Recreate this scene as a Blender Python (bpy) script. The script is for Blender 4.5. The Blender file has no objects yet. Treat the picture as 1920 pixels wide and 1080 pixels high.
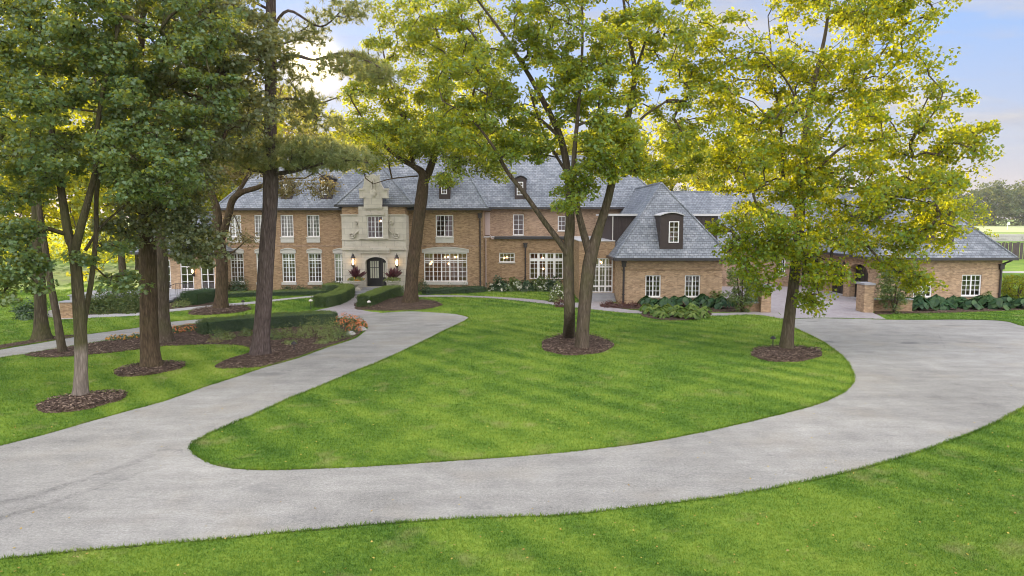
import bpy, bmesh, math, random
import numpy as np
from mathutils import Vector, Matrix
random.seed(7)
rng = np.random.default_rng(11)
S = bpy.context.scene
COL = S.collection
R = math.radians

# ------------------------------------------------------------------ camera
F, CU, CV, CH = 1300.0, 960.0, 540.0, 6.0
PT = math.atan(135.0 / F)
CP, SP = math.cos(PT), math.sin(PT)
cam = bpy.data.cameras.new('camera'); camo = bpy.data.objects.new('camera', cam); COL.objects.link(camo)
cam.sensor_width = 36.0; cam.lens = 36.0 * F / 1920.0; cam.clip_start = 0.5; cam.clip_end = 3000
camo.location = (0, 0, CH); camo.rotation_euler = (math.pi / 2 - PT, 0, 0)
S.camera = camo

def ray(u, v):
    x = (u - CU) / F; y = -(v - CV) / F
    return np.array([x, CP + y * SP, -SP + y * CP])
def G(u, v, z=0.0):
    d = ray(u, v); t = (z - CH) / d[2]
    return np.array([d[0] * t, d[1] * t, z])
def P(u, v, Y):
    d = ray(u, v); t = Y / d[1]
    return np.array([d[0] * t, Y, CH + d[2] * t])

# ------------------------------------------------------------------ node helpers
def srgb(r, g, b):
    f = lambda c: (c / 255 / 12.92) if c / 255 <= .04045 else ((c / 255 + .055) / 1.055) ** 2.4
    return (f(r), f(g), f(b), 1)
class NT:
    def __init__(s, nt): s.t = nt
    def n(s, typ, ins=None, **at):
        nd = s.t.nodes.new('ShaderNode' + typ)
        for k, v in at.items(): setattr(nd, k, v)
        for k, v in (ins or {}).items():
            sk = nd.inputs[k]
            if isinstance(v, bpy.types.NodeSocket): s.t.links.new(v, sk)
            else: sk.default_value = v
        return nd
    def math(s, op, a, b=0.0, c=0.0, clamp=False):
        return s.n('Math', {0: a, 1: b, 2: c}, operation=op, use_clamp=clamp).outputs[0]
    def vmath(s, op, a, b=(0, 0, 0)):
        nd = s.n('VectorMath', {0: a, 1: b}, operation=op)
        return nd.outputs['Value'] if op in ('DOT_PRODUCT', 'LENGTH') else nd.outputs[0]
    def mix(s, f, a, b, blend='MIX'):
        nd = s.n('Mix', data_type='RGBA', blend_type=blend)
        for i, v in ((0, f), (6, a), (7, b)):
            if isinstance(v, bpy.types.NodeSocket): s.t.links.new(v, nd.inputs[i])
            else: nd.inputs[i].default_value = v
        return nd.outputs[2]
    def ramp(s, f, *stops):
        nd = s.n('ValToRGB', {0: f}); e = nd.color_ramp.elements
        while len(e) < len(stops): e.new(0.5)
        for k, (p, c) in enumerate(stops):
            e[k].position = p; e[k].color = c if len(c) == 4 else (*c, 1)
        return nd.outputs[0]
    def mapr(s, v, a, b, c, d):
        return s.n('MapRange', {0: v, 1: a, 2: b, 3: c, 4: d}).outputs[0]
    def noise(s, vec, scale, detail=4, rough=.55, out=0):
        return s.n('TexNoise', {'Vector': vec, 'Scale': scale, 'Detail': detail, 'Roughness': rough}).outputs[out]
def newmat(name):
    m = bpy.data.materials.new(name); m.use_nodes = True; m.node_tree.nodes.clear()
    return m, NT(m.node_tree)
def finish(t, shader):
    t.n('OutputMaterial', {'Surface': shader})
def grey(v): return (v, v, v, 1)
def principled(t, color, rough=.8, bump=None, spec=.3, metal=0.0, bstr=.3, bdist=.02):
    ins = {'Base Color': color, 'Roughness': rough, 'Specular IOR Level': spec, 'Metallic': metal}
    if bump is not None:
        ins['Normal'] = t.n('Bump', {'Height': bump, 'Strength': bstr, 'Distance': bdist}).outputs[0]
    return t.n('BsdfPrincipled', ins).outputs[0]
def objco(t): return t.n('TexCoord').outputs['Object']

M = {}
def simple(name, col, rough=.7, var=.15, scale=6, spec=.3, metal=0.0, bstr=.15):
    m, t = newmat(name); co = objco(t)
    nz = t.noise(co, scale, 5)
    c = t.mix(nz, tuple(x * (1 - var) for x in col[:3]) + (1,), tuple(min(1, x * (1 + var)) for x in col[:3]) + (1,))
    finish(t, principled(t, c, rough, nz, spec, metal, bstr)); M[name] = m; return m

def leafmat(name, cols, trans, tw=.45, gloss=.05):
    m, t = newmat(name)
    geo = t.n('NewGeometry'); rnd = geo.outputs['Random Per Island']
    st = [(i / (len(cols) - 1), (*c, 1)) for i, c in enumerate(cols)]
    big = t.noise(objco(t), .55, 3)
    f = t.math('ADD', t.math('MULTIPLY', rnd, .62), t.mapr(big, .3, .7, -.05, .43), clamp=True)
    c = t.ramp(f, *st)
    tc = t.mix(.55, c, (*trans, 1)); tc = t.mix(.45, tc, (*trans, 1))
    d = t.n('BsdfDiffuse', {'Color': c}).outputs[0]
    tr = t.n('BsdfTranslucent', {'Color': tc}).outputs[0]
    r2 = t.math('FRACT', t.math('MULTIPLY', rnd, 13.7))
    a = t.n('MixShader', {0: t.mapr(r2, 0, 1, tw - .28, tw + .24), 1: d, 2: tr}).outputs[0]
    g = t.n('BsdfGlossy', {'Color': grey(.8), 'Roughness': .45}).outputs[0]
    finish(t, t.n('MixShader', {0: gloss, 1: a, 2: g}).outputs[0]); M[name] = m; return m

# --- ground materials
LAWN = ((0, (.042, .098, .016)), (.28, (.092, .182, .025)), (.52, (.172, .275, .036)), (.8, (.275, .370, .052)), (1, (.41, .44, .12)))
def lawn_value(t, co):
    """slow drifts of colour, mowing stripes and mottling of the turf"""
    st = t.n('Mapping', {'Vector': co, 'Rotation': (0, 0, R(-41))}).outputs[0]
    sx = t.n('SeparateXYZ', {0: st}).outputs[0]
    wob = t.noise(co, .25, 2)
    stripe = t.math('SINE', t.math('ADD', t.math('MULTIPLY', sx, 4.4), t.math('MULTIPLY', wob, 1.1)))
    big = t.mapr(t.noise(co, .09, 3, .5), .32, .68, 0, 1); mid = t.mapr(t.noise(co, .55, 5, .62), .28, .72, 0, 1)
    sm = t.mapr(t.noise(t.n('Mapping', {'Vector': co, 'Rotation': (0, 0, .5), 'Scale': (1, 2.2, 1)}).outputs[0], 2.6, 5, .7), .25, .75, 0, 1)
    v = t.math('ADD', t.math('MULTIPLY', big, .36), t.math('MULTIPLY', mid, .38))
    v = t.math('ADD', v, t.math('MULTIPLY', sm, .34))
    v = t.math('SUBTRACT', v, .05)
    return t.math('ADD', v, t.math('MULTIPLY', stripe, t.mapr(t.noise(co, .13, 2), .38, .60, .015, .125)))
def mk_lawn():
    m, t = newmat('lawn'); co = objco(t)
    fine = t.noise(t.n('Mapping', {'Vector': co, 'Scale': (1, .6, 1)}).outputs[0], 24, 6, .75)
    v = t.math('ADD', lawn_value(t, co), t.mapr(fine, .25, .75, -.30, .26))
    c = t.ramp(v, *LAWN)
    dry = t.mapr(t.noise(co, .8, 4, .6), .57, .72, 0, .55)
    c = t.mix(dry, c, (.33, .32, .12, 1))
    finish(t, principled(t, c, .9, fine, .15, 0, .6, .05)); M['lawn'] = m
def mk_drive():
    m, t = newmat('drive'); co = objco(t)
    big = t.mapr(t.noise(co, .16, 5, .6), .3, .7, 0, 1); mid = t.mapr(t.noise(co, .9, 6, .7), .3, .7, 0, 1)
    st = t.n('Mapping', {'Vector': co, 'Rotation': (0, 0, R(-14)), 'Scale': (.4, 1.7, 1)}).outputs[0]
    streak = t.mapr(t.noise(st, .9, 6, .7), .3, .7, 0, 1); grit = t.mapr(t.noise(co, 46, 3, .8), .3, .7, 0, 1); spk = t.mapr(t.noise(co, 17, 4, .8), .3, .7, 0, 1)
    v = t.math('ADD', t.math('MULTIPLY', big, .18), t.math('ADD', t.math('MULTIPLY', mid, .16), -.09))
    v = t.math('ADD', v, t.math('MULTIPLY', streak, .16))
    v = t.math('ADD', v, t.math('MULTIPLY', grit, .34))
    v = t.math('ADD', v, t.math('MULTIPLY', spk, .26))
    c = t.ramp(v, (.10, (.098, .095, .086)), (.34, (.255, .246, .220)), (.56, (.38, .366, .326)), (.86, (.62, .60, .53)))
    brn = t.mapr(t.noise(co, .3, 4), .52, .68, 0, .55)
    c = t.mix(brn, c, t.mix(.5, c, (.42, .36, .26, 1)))
    dk = t.mapr(t.noise(st, 1.7, 7, .78), .58, .74, 0, .55)
    c = t.mix(dk, c, (.11, .112, .125, 1))
    sp = t.n('TexVoronoi', {'Vector': t.n('Mapping', {'Vector': co, 'Rotation': (0, 0, R(-20)), 'Scale': (.55, 1.0, 1)}).outputs[0], 'Scale': .62})
    spd = t.math('ADD', sp.outputs['Distance'], t.math('MULTIPLY', t.noise(co, 5, 5, .75), .55))
    c = t.mix(t.math('MULTIPLY', t.mapr(spd, .36, .50, .62, 0), t.n('SeparateColor', {0: sp.outputs['Color']}).outputs[0]), c, (.10, .10, .105, 1))
    vo = t.n('TexVoronoi', {'Vector': t.n('VectorMath', {0: co, 1: t.noise(co, .8, 5, .7, 1)}, operation='ADD').outputs[0], 'Scale': .07}, feature='DISTANCE_TO_EDGE').outputs[0]
    crack = t.math('MULTIPLY', t.mapr(vo, .0, .0009, .35, 0), t.mapr(t.noise(co, .5, 3), .45, .6, 0, 1))
    c = t.mix(crack, c, (.16, .16, .16, 1))
    finish(t, principled(t, c, .85, t.math('ADD', grit, spk), .25, 0, .35, .02)); M['drive'] = m
def mk_paver():
    m, t = newmat('paver'); co = objco(t)
    b = t.n('TexBrick', {'Vector': t.n('Mapping', {'Vector': co, 'Rotation': (0, 0, R(45))}).outputs[0], 'Color1': (.30, .255, .25, 1), 'Color2': (.40, .35, .335, 1), 'Mortar': (.20, .18, .18, 1), 'Scale': 1.0, 'Mortar Size': .008, 'Brick Width': .24, 'Row Height': .12})
    c = t.mix(t.mapr(t.noise(co, .8, 5), .3, .7, 0, .6), b.outputs[0], (.42, .40, .40, 1))
    finish(t, principled(t, c, .85, t.noise(co, 20), .25)); M['paver'] = m
def mk_mulch():
    m, t = newmat('mulch'); co = objco(t)
    vo = t.n('TexVoronoi', {'Vector': t.n('Mapping', {'Vector': co, 'Scale': (1, 2.2, 1)}).outputs[0], 'Scale': 14})
    v = t.n('SeparateColor', {0: vo.outputs['Color']}).outputs[0]
    c = t.ramp(t.math('ADD', t.math('MULTIPLY', v, .6), t.math('MULTIPLY', t.noise(co, 2.5, 5), .5)), (0.1, (.030, .020, .014)), (.55, (.105, .070, .050)), (.95, (.26, .19, .14)))
    finish(t, principled(t, c, .95, vo.outputs['Distance'], .1, 0, 1.0, .06)); M['mulch'] = m
def mk_chip():
    m, t = newmat('chip'); rnd = t.n('NewGeometry').outputs['Random Per Island']
    c = t.ramp(rnd, (0, (.035, .022, .016)), (.6, (.12, .08, .058)), (1, (.34, .25, .18)))
    finish(t, principled(t, c, .9)); M['chip'] = m
def mk_blade():
    m, t = newmat('blade'); rnd = t.n('NewGeometry').outputs['Random Per Island']; co = objco(t)
    v = t.math('ADD', lawn_value(t, co), t.mapr(rnd, 0, 1, -.18, .20))
    c = t.ramp(v, *LAWN)
    dry = t.mapr(t.noise(co, .8, 4, .6), .57, .72, 0, .55)
    c = t.mix(dry, c, (.36, .34, .14, 1))
    d = t.n('BsdfDiffuse', {'Color': c}).outputs[0]; tr = t.n('BsdfTranslucent', {'Color': c}).outputs[0]
    finish(t, t.n('MixShader', {0: .35, 1: d, 2: tr}).outputs[0]); M['blade'] = m
def mk_brick(name, c1, c2, mort, dirt):
    m, t = newmat(name); co = objco(t)
    s = t.n('SeparateXYZ', {0: co}); h = t.math('ADD', s.outputs[0], s.outputs[1])
    v = t.n('CombineXYZ', {0: h, 1: s.outputs[2]}).outputs[0]
    b = t.n('TexBrick', {'Vector': v, 'Color1': c1, 'Color2': c2, 'Mortar': mort, 'Scale': 1.0, 'Mortar Size': .009, 'Bias': -.1, 'Brick Width': .215, 'Row Height': .075})
    vo = t.n('TexVoronoi', {'Vector': t.n('Mapping', {'Vector': v, 'Scale': (4.6, 13.3, 1)}).outputs[0], 'Scale': 1.0})
    rv = t.n('SeparateColor', {0: vo.outputs['Color']}).outputs[0]
    c = t.mix(.55, b.outputs[0], t.mix(rv, tuple(x * .62 for x in c1[:3]) + (1,), tuple(min(1, x * 1.3) for x in c2[:3]) + (1,)))
    ns = t.noise(co, .55, 6, .65)
    c = t.mix(t.mapr(ns, .35, .75, 0, .5), c, dirt)
    str_ = t.noise(t.n('Mapping', {'Vector': co, 'Scale': (3, 3, .35)}).outputs[0], 1.2, 4)
    c = t.mix(t.mapr(str_, .55, .8, 0, .35), c, tuple(x * .55 for x in c1[:3]) + (1,))
    finish(t, principled(t, c, .9, b.outputs['Fac'], .15, 0, .5, .01)); M[name] = m
def mk_slate(name, cs):
    m, t = newmat(name); co = objco(t)
    nrm = t.n('SeparateXYZ', {0: t.n('NewGeometry').outputs['Normal']})
    ax = t.math('ABSOLUTE', nrm.outputs[0]); ay = t.math('ABSOLUTE', nrm.outputs[1])
    sel = t.math('GREATER_THAN', ax, ay)
    s = t.n('SeparateXYZ', {0: co})
    h = t.n('Mix', {0: sel, 2: s.outputs[0], 3: s.outputs[1]}, data_type='FLOAT').outputs[0]
    jit = t.math('MULTIPLY', t.noise(co, 3.0, 2), .05)
    v = t.n('CombineXYZ', {0: h, 1: t.math('ADD', t.math('MULTIPLY', s.outputs[2], 1.4), jit)}).outputs[0]
    b = t.n('TexBrick', {'Vector': v, 'Color1': grey(0), 'Color2': grey(1), 'Mortar': grey(.5), 'Scale': 1.0, 'Mortar Size': .012, 'Brick Width': .28, 'Row Height': .215})
    vo = t.n('TexVoronoi', {'Vector': t.n('Mapping', {'Vector': v, 'Scale': (3.57, 4.65, 1)}).outputs[0], 'Scale': 1.0})
    rv = t.n('SeparateColor', {0: vo.outputs['Color']}).outputs[0]
    f = t.math('ADD', t.math('MULTIPLY', b.outputs[0], .35), t.math('MULTIPLY', rv, .35))
    f = t.math('ADD', f, t.mapr(t.noise(co, .5, 6, .65), .3, .7, -.1, .4))
    c = t.ramp(f, (0, cs[0]), (.5, cs[1]), (1, cs[2]))
    c = t.mix(t.math('MULTIPLY', b.outputs['Fac'], .75), c, (.05, .055, .06, 1))
    # course height: each row rises towards its lower edge
    fr = t.math('FRACT', t.math('DIVIDE', t.n('SeparateXYZ', {0: v}).outputs[1], .215))
    hgt = t.math('SUBTRACT', t.math('ADD', t.math('MULTIPLY', t.math('SUBTRACT', 1.0, fr), .7), t.math('MULTIPLY', rv, .3)), b.outputs['Fac'])
    finish(t, principled(t, c, .55, hgt, .4, 0, .8, .04)); M[name] = m
def mk_stone():
    m, t = newmat('stone'); co = objco(t)
    s = t.n('SeparateXYZ', {0: co})
    v = t.n('CombineXYZ', {0: t.math('ADD', s.outputs[0], s.outputs[1]), 1: s.outputs[2]}).outputs[0]
    b = t.n('TexBrick', {'Vector': v, 'Color1': (.55, .505, .42, 1), 'Color2': (.61, .565, .48, 1), 'Mortar': (.36, .33, .28, 1), 'Scale': 1.0, 'Mortar Size': .012, 'Brick Width': 1.3, 'Row Height': .46})
    ns = t.noise(co, 1.1, 7, .7)
    c = t.mix(t.mapr(ns, .4, .78, 0, .55), b.outputs[0], (.30, .27, .22, 1))
    finish(t, principled(t, c, .85, ns, .2, 0, .3)); M['stone'] = m
def mk_glass():
    m, t = newmat('glass'); co = objco(t)
    bump = t.n('Bump', {'Height': t.noise(co, 1.6, 2), 'Strength': .12, 'Distance': .05}).outputs[0]
    g = t.n('BsdfGlossy', {'Color': grey(.9), 'Roughness': .02, 'Normal': bump}).outputs[0]
    tr = t.n('BsdfTransparent', {'Color': (.80, .84, .84, 1)}).outputs[0]
    fr = t.n('Fresnel', {'IOR': 1.55}).outputs[0]
    finish(t, t.n('MixShader', {0: t.math('ADD', t.math('MULTIPLY', fr, 1.0), .10, clamp=True), 1: tr, 2: g}).outputs[0]); M['glass'] = m
def mk_emit(name, col, st):
    m, t = newmat(name); finish(t, t.n('Emission', {'Color': (*col, 1), 'Strength': st}).outputs[0]); M[name] = m
def mk_bark(name, a, b, c_, moss=0.0, pale=None):
    m, t = newmat(name); co = objco(t)
    v = t.n('Mapping', {'Vector': co, 'Scale': (1, 1, .16)}).outputs[0]
    n1 = t.noise(v, 11, 6, .7); n2 = t.noise(co, 1.1, 4)
    vo = t.n('TexVoronoi', {'Vector': v, 'Scale': 15}, feature='DISTANCE_TO_EDGE').outputs[0]
    f = t.math('ADD', t.math('MULTIPLY', n1, .8), t.math('MULTIPLY', vo, .5))
    c = t.ramp(f, (.22, (*a, 1)), (.5, (*b, 1)), (.85, (*c_, 1)))
    if moss: c = t.mix(t.mapr(n2, .4, .62, 0, moss), c, (.085, .09, .03, 1))
    if pale:
        z = t.n('SeparateXYZ', {0: co}).outputs[2]
        k = t.mapr(t.math('ADD', z, t.math('MULTIPLY', n1, .5)), pale - .1, pale + .25, 1, 0)
        c = t.mix(k, c, t.ramp(f, (.22, (.10, .085, .07)), (.5, (.23, .19, .155)), (.85, (.36, .31, .26))))
    finish(t, principled(t, c, .95, f, .1, 0, 1.0, .08)); M[name] = m

mk_lawn(); mk_drive(); mk_paver(); mk_mulch(); mk_chip(); mk_blade(); mk_stone(); mk_glass()
mk_brick('brick', (.25, .158, .088, 1), (.405, .275, .158, 1), (.36, .29, .21, 1), (.36, .235, .15, 1))
mk_brick('brickpale', (.31, .20, .118, 1), (.50, .345, .215, 1), (.42, .35, .26, 1), (.44, .32, .21, 1))
mk_brick('brickred', (.25, .158, .096, 1), (.405, .285, .185, 1), (.40, .33, .27, 1), (.40, .28, .21, 1))
mk_slate('slate', ((.10, .11, .125), (.195, .215, .235), (.34, .355, .37)))
mk_bark('barkgrey', (.035, .027, .02), (.11, .085, .062), (.21, .17, .13), .35)
mk_bark('barkpale', (.03, .026, .017), (.09, .075, .045), (.17, .145, .10), .5, 1.85)
mk_bark('barkpine', (.035, .026, .024), (.105, .08, .07), (.20, .165, .15))
mk_bark('barkoak', (.03, .022, .015), (.10, .07, .045), (.20, .145, .095), .15)
mk_bark('barkmoss', (.03, .026, .018), (.085, .07, .045), (.16, .14, .09), .6)
simple('white', (.86, .85, .82), .5, .05); simple('offwhite', (.62, .58, .52), .6, .1)
simple('trimgrey', (.52, .50, .45), .8, .12); simple('metal', (.035, .028, .026), .45, .2, spec=.5)
simple('darkwood', (.055, .042, .038), .6, .25, 3); simple('gutter', (.045, .042, .045), .4, .2, spec=.5)
simple('leadflat', (.55, .54, .53), .6, .15); simple('door', (.012, .011, .011), .35, .2, spec=.5)
simple('interior', (.30, .20, .13), .9, .5, 1.1); simple('curtain', (.62, .62, .50), .9, .2, 4)
simple('flagstone', (.33, .33, .34), .85, .25, 2); simple('urn', (.55, .51, .44), .8, .25, 5)
simple('copper', (.065, .038, .028), .5, .3, spec=.5); simple('rock', (.42, .40, .37), .9, .3, 4)
simple('concrete', (.42, .40, .38), .9, .15, 3); simple('fencewood', (.085, .068, .068), .85, .3, 3)
simple('pinkstucco', (.50, .40, .36), .9, .1); simple('golf', (.24, .33, .07), .95, .25, .08)
simple('golfpale', (.42, .46, .20), .95, .12, .2)
simple('soil', (.035, .030, .024), .95, .4, 5); mk_emit('lampglow', (1.0, .62, .30), 7.0); mk_emit('roomglow', (1.0, .50, .16), 9.0)

leafmat('leaf_maple', [(.032, .078, .032), (.064, .132, .054), (.105, .180, .070), (.17, .235, .09)], (.60, .58, .035), .42, .05)
leafmat('leaf_dusty', [(.055, .085, .040), (.10, .14, .068), (.16, .195, .095), (.25, .26, .13)], (.52, .46, .08), .42, .06)
leafmat('leaf_center', [(.035, .080, .018), (.072, .140, .028), (.120, .205, .036), (.21, .28, .045)], (.88, .82, .012), .45, .035)
leafmat('leaf_right', [(.018, .058, .010), (.040, .108, .012), (.078, .168, .016), (.15, .235, .020)], (1.0, .88, .004), .47, .03)
leafmat('leaf_oak', [(0.068, 0.075, 0.027), (0.128, 0.128, 0.045), (0.195, 0.173, 0.060), (0.240, 0.165, 0.060)], (.48, .33, .06), .4, .08)
leafmat('leaf_far', [(.07, .115, .02), (.12, .17, .026), (.18, .23, .035), (.26, .29, .04)], (1.0, .88, .02), .55, .03)
leafmat('leaf_hazy', [(.025, .055, .028), (.045, .085, .036), (.075, .115, .042), (.12, .13, .045)], (.30, .30, .05), .35, .02)
leafmat('needle', [(.08, .125, .055), (.145, .20, .08), (.23, .27, .10), (.40, .32, .12)], (.65, .58, .14), .42, .03)
leafmat('leaf_yew', [(0.016, 0.039, 0.016), (0.029, 0.068, 0.023), (0.052, 0.104, 0.033), (0.091, 0.150, 0.046)], (.16, .22, .03), .25, .06)
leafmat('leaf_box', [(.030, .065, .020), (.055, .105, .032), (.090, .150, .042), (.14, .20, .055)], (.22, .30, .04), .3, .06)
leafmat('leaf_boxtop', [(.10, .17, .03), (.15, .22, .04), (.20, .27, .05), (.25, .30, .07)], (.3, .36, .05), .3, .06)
leafmat('leaf_shrub', [(0.031, 0.077, 0.022), (0.063, 0.126, 0.031), (0.112, 0.182, 0.042), (0.210, 0.266, 0.056)], (.42, .44, .03), .4, .07)
leafmat('leaf_rhodo', [(.025, .050, .016), (.050, .085, .024), (.090, .125, .034), (.17, .18, .06)], (.3, .34, .05), .3, .02)
leafmat('leaf_hosta', [(.015, .045, .020), (.03, .078, .028), (.052, .11, .036), (.10, .155, .045)], (.14, .24, .05), .25, .03)
leafmat('leaf_vhosta', [(.05, .11, .022), (.10, .18, .032), (.20, .28, .05), (.34, .38, .12)], (.36, .42, .05), .3, .03)
leafmat('leaf_pale', [(.08, .125, .045), (.15, .20, .062), (.23, .28, .085), (.32, .34, .13)], (.40, .44, .08), .35, .04)
leafmat('leaf_red', [(.055, .018, .018), (.085, .03, .022), (.12, .05, .035), (.15, .085, .05)], (.3, .08, .04), .3, .06)
leafmat('leaf_cordy', [(.03, .006, .012), (.06, .010, .02), (.09, .015, .025), (.11, .03, .03)], (.25, .03, .04), .3, .15)
leafmat('petal_orange', [(.60, .16, .03), (.72, .22, .06), (.70, .28, .14), (.62, .12, .05)], (.7, .25, .05), .3, .02)
leafmat('petal_white', [(.62, .62, .45), (.72, .72, .58), (.78, .76, .66), (.55, .58, .35)], (.7, .7, .5), .3, .02)
leafmat('petal_yellow', [(.55, .38, .04), (.62, .30, .03), (.6, .2, .03), (.5, .42, .08)], (.7, .5, .05), .3, .02)
leafmat('fallen', [(.45, .36, .06), (.55, .42, .10), (.35, .2, .06), (.5, .45, .22)], (.5, .4, .05), .2, .02)

# ------------------------------------------------------------------ mesh helpers
def tag(o, label, cat, group=None, kind=None):
    o['label'] = label; o['category'] = cat
    if group: o['group'] = group
    if kind: o['kind'] = kind
    return o
def np_mesh(name, V, counts, idx, mats, midx=None, smooth=False):
    me = bpy.data.meshes.new(name)
    V = np.asarray(V, np.float32); counts = np.asarray(counts, np.int32); idx = np.asarray(idx, np.int32)
    me.vertices.add(len(V)); me.vertices.foreach_set('co', V.ravel())
    me.loops.add(len(idx)); me.loops.foreach_set('vertex_index', idx)
    me.polygons.add(len(counts))
    st = np.zeros(len(counts), np.int32); st[1:] = np.cumsum(counts)[:-1]
    me.polygons.foreach_set('loop_start', st)
    try: me.polygons.foreach_set('loop_total', counts)
    except Exception: pass
    for m in mats: me.materials.append(M[m])
    if midx is not None: me.polygons.foreach_set('material_index', np.asarray(midx, np.int32))
    if smooth: me.polygons.foreach_set('use_smooth', np.ones(len(counts), bool))
    me.update(calc_edges=True); me.validate()
    return me
class MB:
    """collects faces in world coordinates, then links them as one mesh object"""
    def __init__(s): s.v = []; s.f = []; s.m = []; s.cur = 0
    def add(s, vs, fs, mi=None):
        o = len(s.v); s.v += [tuple(map(float, p)) for p in vs]; s.f += [[i + o for i in f] for f in fs]; s.m += [s.cur if mi is None else mi] * len(fs)
    def face(s, *ps): s.add(ps, [list(range(len(ps)))])
    def box(s, x0, y0, z0, x1, y1, z1):
        x0, x1 = sorted((x0, x1)); y0, y1 = sorted((y0, y1)); z0, z1 = sorted((z0, z1))
        s.add([(x0, y0, z0), (x1, y0, z0), (x1, y1, z0), (x0, y1, z0), (x0, y0, z1), (x1, y0, z1), (x1, y1, z1), (x0, y1, z1)],
              [[0, 3, 2, 1], [4, 5, 6, 7], [0, 1, 5, 4], [1, 2, 6, 5], [2, 3, 7, 6], [3, 0, 4, 7]])
    def tube(s, pts, rad, n=8, cap=True):
        pts = [np.array(p, float) for p in pts]
        if not hasattr(rad, '__len__'): rad = [rad] * len(pts)
        V = []; up = np.array([.13, .21, 1.0])
        for i, p in enumerate(pts):
            d = pts[min(i + 1, len(pts) - 1)] - pts[max(i - 1, 0)]; d = d / (np.linalg.norm(d) + 1e-9)
            ref = up if abs(d[2]) < .9 else np.array([1., .1, 0])
            a = np.cross(d, ref); a /= np.linalg.norm(a); b = np.cross(d, a)
            for k in range(n):
                an = 2 * math.pi * k / n; V.append(p + (a * math.cos(an) + b * math.sin(an)) * rad[i])
        Fs = []
        for i in range(len(pts) - 1):
            for k in range(n):
                k2 = (k + 1) % n; Fs.append([i * n + k, i * n + k2, (i + 1) * n + k2, (i + 1) * n + k])
        if cap: Fs.append(list(range(n))[::-1]); Fs.append([(len(pts) - 1) * n + k for k in range(n)])
        s.add(V, Fs)
    def lathe(s, c, prof, n=20):
        V = []; Fs = []
        for r, z in prof:
            for k in range(n):
                a = 2 * math.pi * k / n; V.append((c[0] + r * math.cos(a), c[1] + r * math.sin(a), c[2] + z))
        for i in range(len(prof) - 1):
            for k in range(n):
                k2 = (k + 1) % n; Fs.append([i * n + k, i * n + k2, (i + 1) * n + k2, (i + 1) * n + k])
        Fs.append(list(range(n))[::-1]); Fs.append([(len(prof) - 1) * n + k for k in range(n)])
        s.add(V, Fs)
    def prism(s, poly, y0, y1, f=lambda a, b, y: (a, y, b)):
        """polygon in (x, z) extruded from y0 to y1"""
        n = len(poly)
        V = [f(a, b, y0) for a, b in poly] + [f(a, b, y1) for a, b in poly]
        s.add(V, [list(range(n)), list(range(n, 2 * n))[::-1]] + [[i, (i + 1) % n, n + (i + 1) % n, n + i] for i in range(n)])
    def build(s, name, mats, parent=None, smooth=False, bevel=0):
        if isinstance(mats, str): mats = [mats]
        me = bpy.data.meshes.new(name); me.from_pydata(s.v, [], s.f)
        for m in mats: me.materials.append(M[m])
        me.polygons.foreach_set('material_index', s.m)
        bm = bmesh.new(); bm.from_mesh(me); bmesh.ops.recalc_face_normals(bm, faces=bm.faces); bm.to_mesh(me); bm.free()
        if smooth: me.polygons.foreach_set('use_smooth', [True] * len(me.polygons))
        return link(name, me, parent)
def link(name, me, parent=None, loc=None):
    o = bpy.data.objects.new(name, me); COL.objects.link(o)
    if parent is not None:
        o.parent = parent
        w = parent.location if parent.type == 'EMPTY' else Vector((0, 0, 0))
        o.matrix_parent_inverse = Matrix.Translation(-w)
    if loc is not None: o.location = loc
    return o
def thing(name, label, cat, loc, group=None):
    o = bpy.data.objects.new(name, None); COL.objects.link(o); o.location = tuple(map(float, loc)); o.empty_display_size = .3
    return tag(o, label, cat, group)
def copy_tree(o, parent=None):
    c = o.copy(); COL.objects.link(c)
    if parent is not None: c.parent = parent
    for ch in [x for x in o.children]: copy_tree(ch, c)
    return c

def smooth_poly(pts, closed=True, step=6):
    pts = [np.array(p, float) for p in pts]; n = len(pts); out = []
    rngi = range(n) if closed else range(n - 1)
    for i in rngi:
        p0, p1, p2, p3 = [pts[(i + k) % n] if closed else pts[min(max(i + k, 0), n - 1)] for k in (-1, 0, 1, 2)]
        for k in range(step):
            t = k / step
            out.append(.5 * (2 * p1 + (p2 - p0) * t + (2 * p0 - 5 * p1 + 4 * p2 - p3) * t * t + (3 * p1 - p0 - 3 * p2 + p3) * t ** 3))
    if not closed: out.append(pts[-1])
    return np.array(out)
def inside(poly, X, Y):
    poly = np.asarray(poly); c = np.zeros(len(X), bool); n = len(poly); j = n - 1
    for i in range(n):
        xi, yi = poly[i][:2]; xj, yj = poly[j][:2]
        if yi != yj:
            m = ((yi > Y) != (yj > Y)) & (X < (xj - xi) * (Y - yi) / (yj - yi) + xi)
            c ^= m
        j = i
    return c
def sheet(name, poly, z, mat, label, cat, kind='structure'):
    b = MB(); b.add([(p[0], p[1], z) for p in poly], [list(range(len(poly)))])
    o = b.build(name, mat)
    if o.data.polygons[0].normal.z < 0: o.data.flip_normals()
    return tag(o, label, cat, kind=kind)

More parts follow.
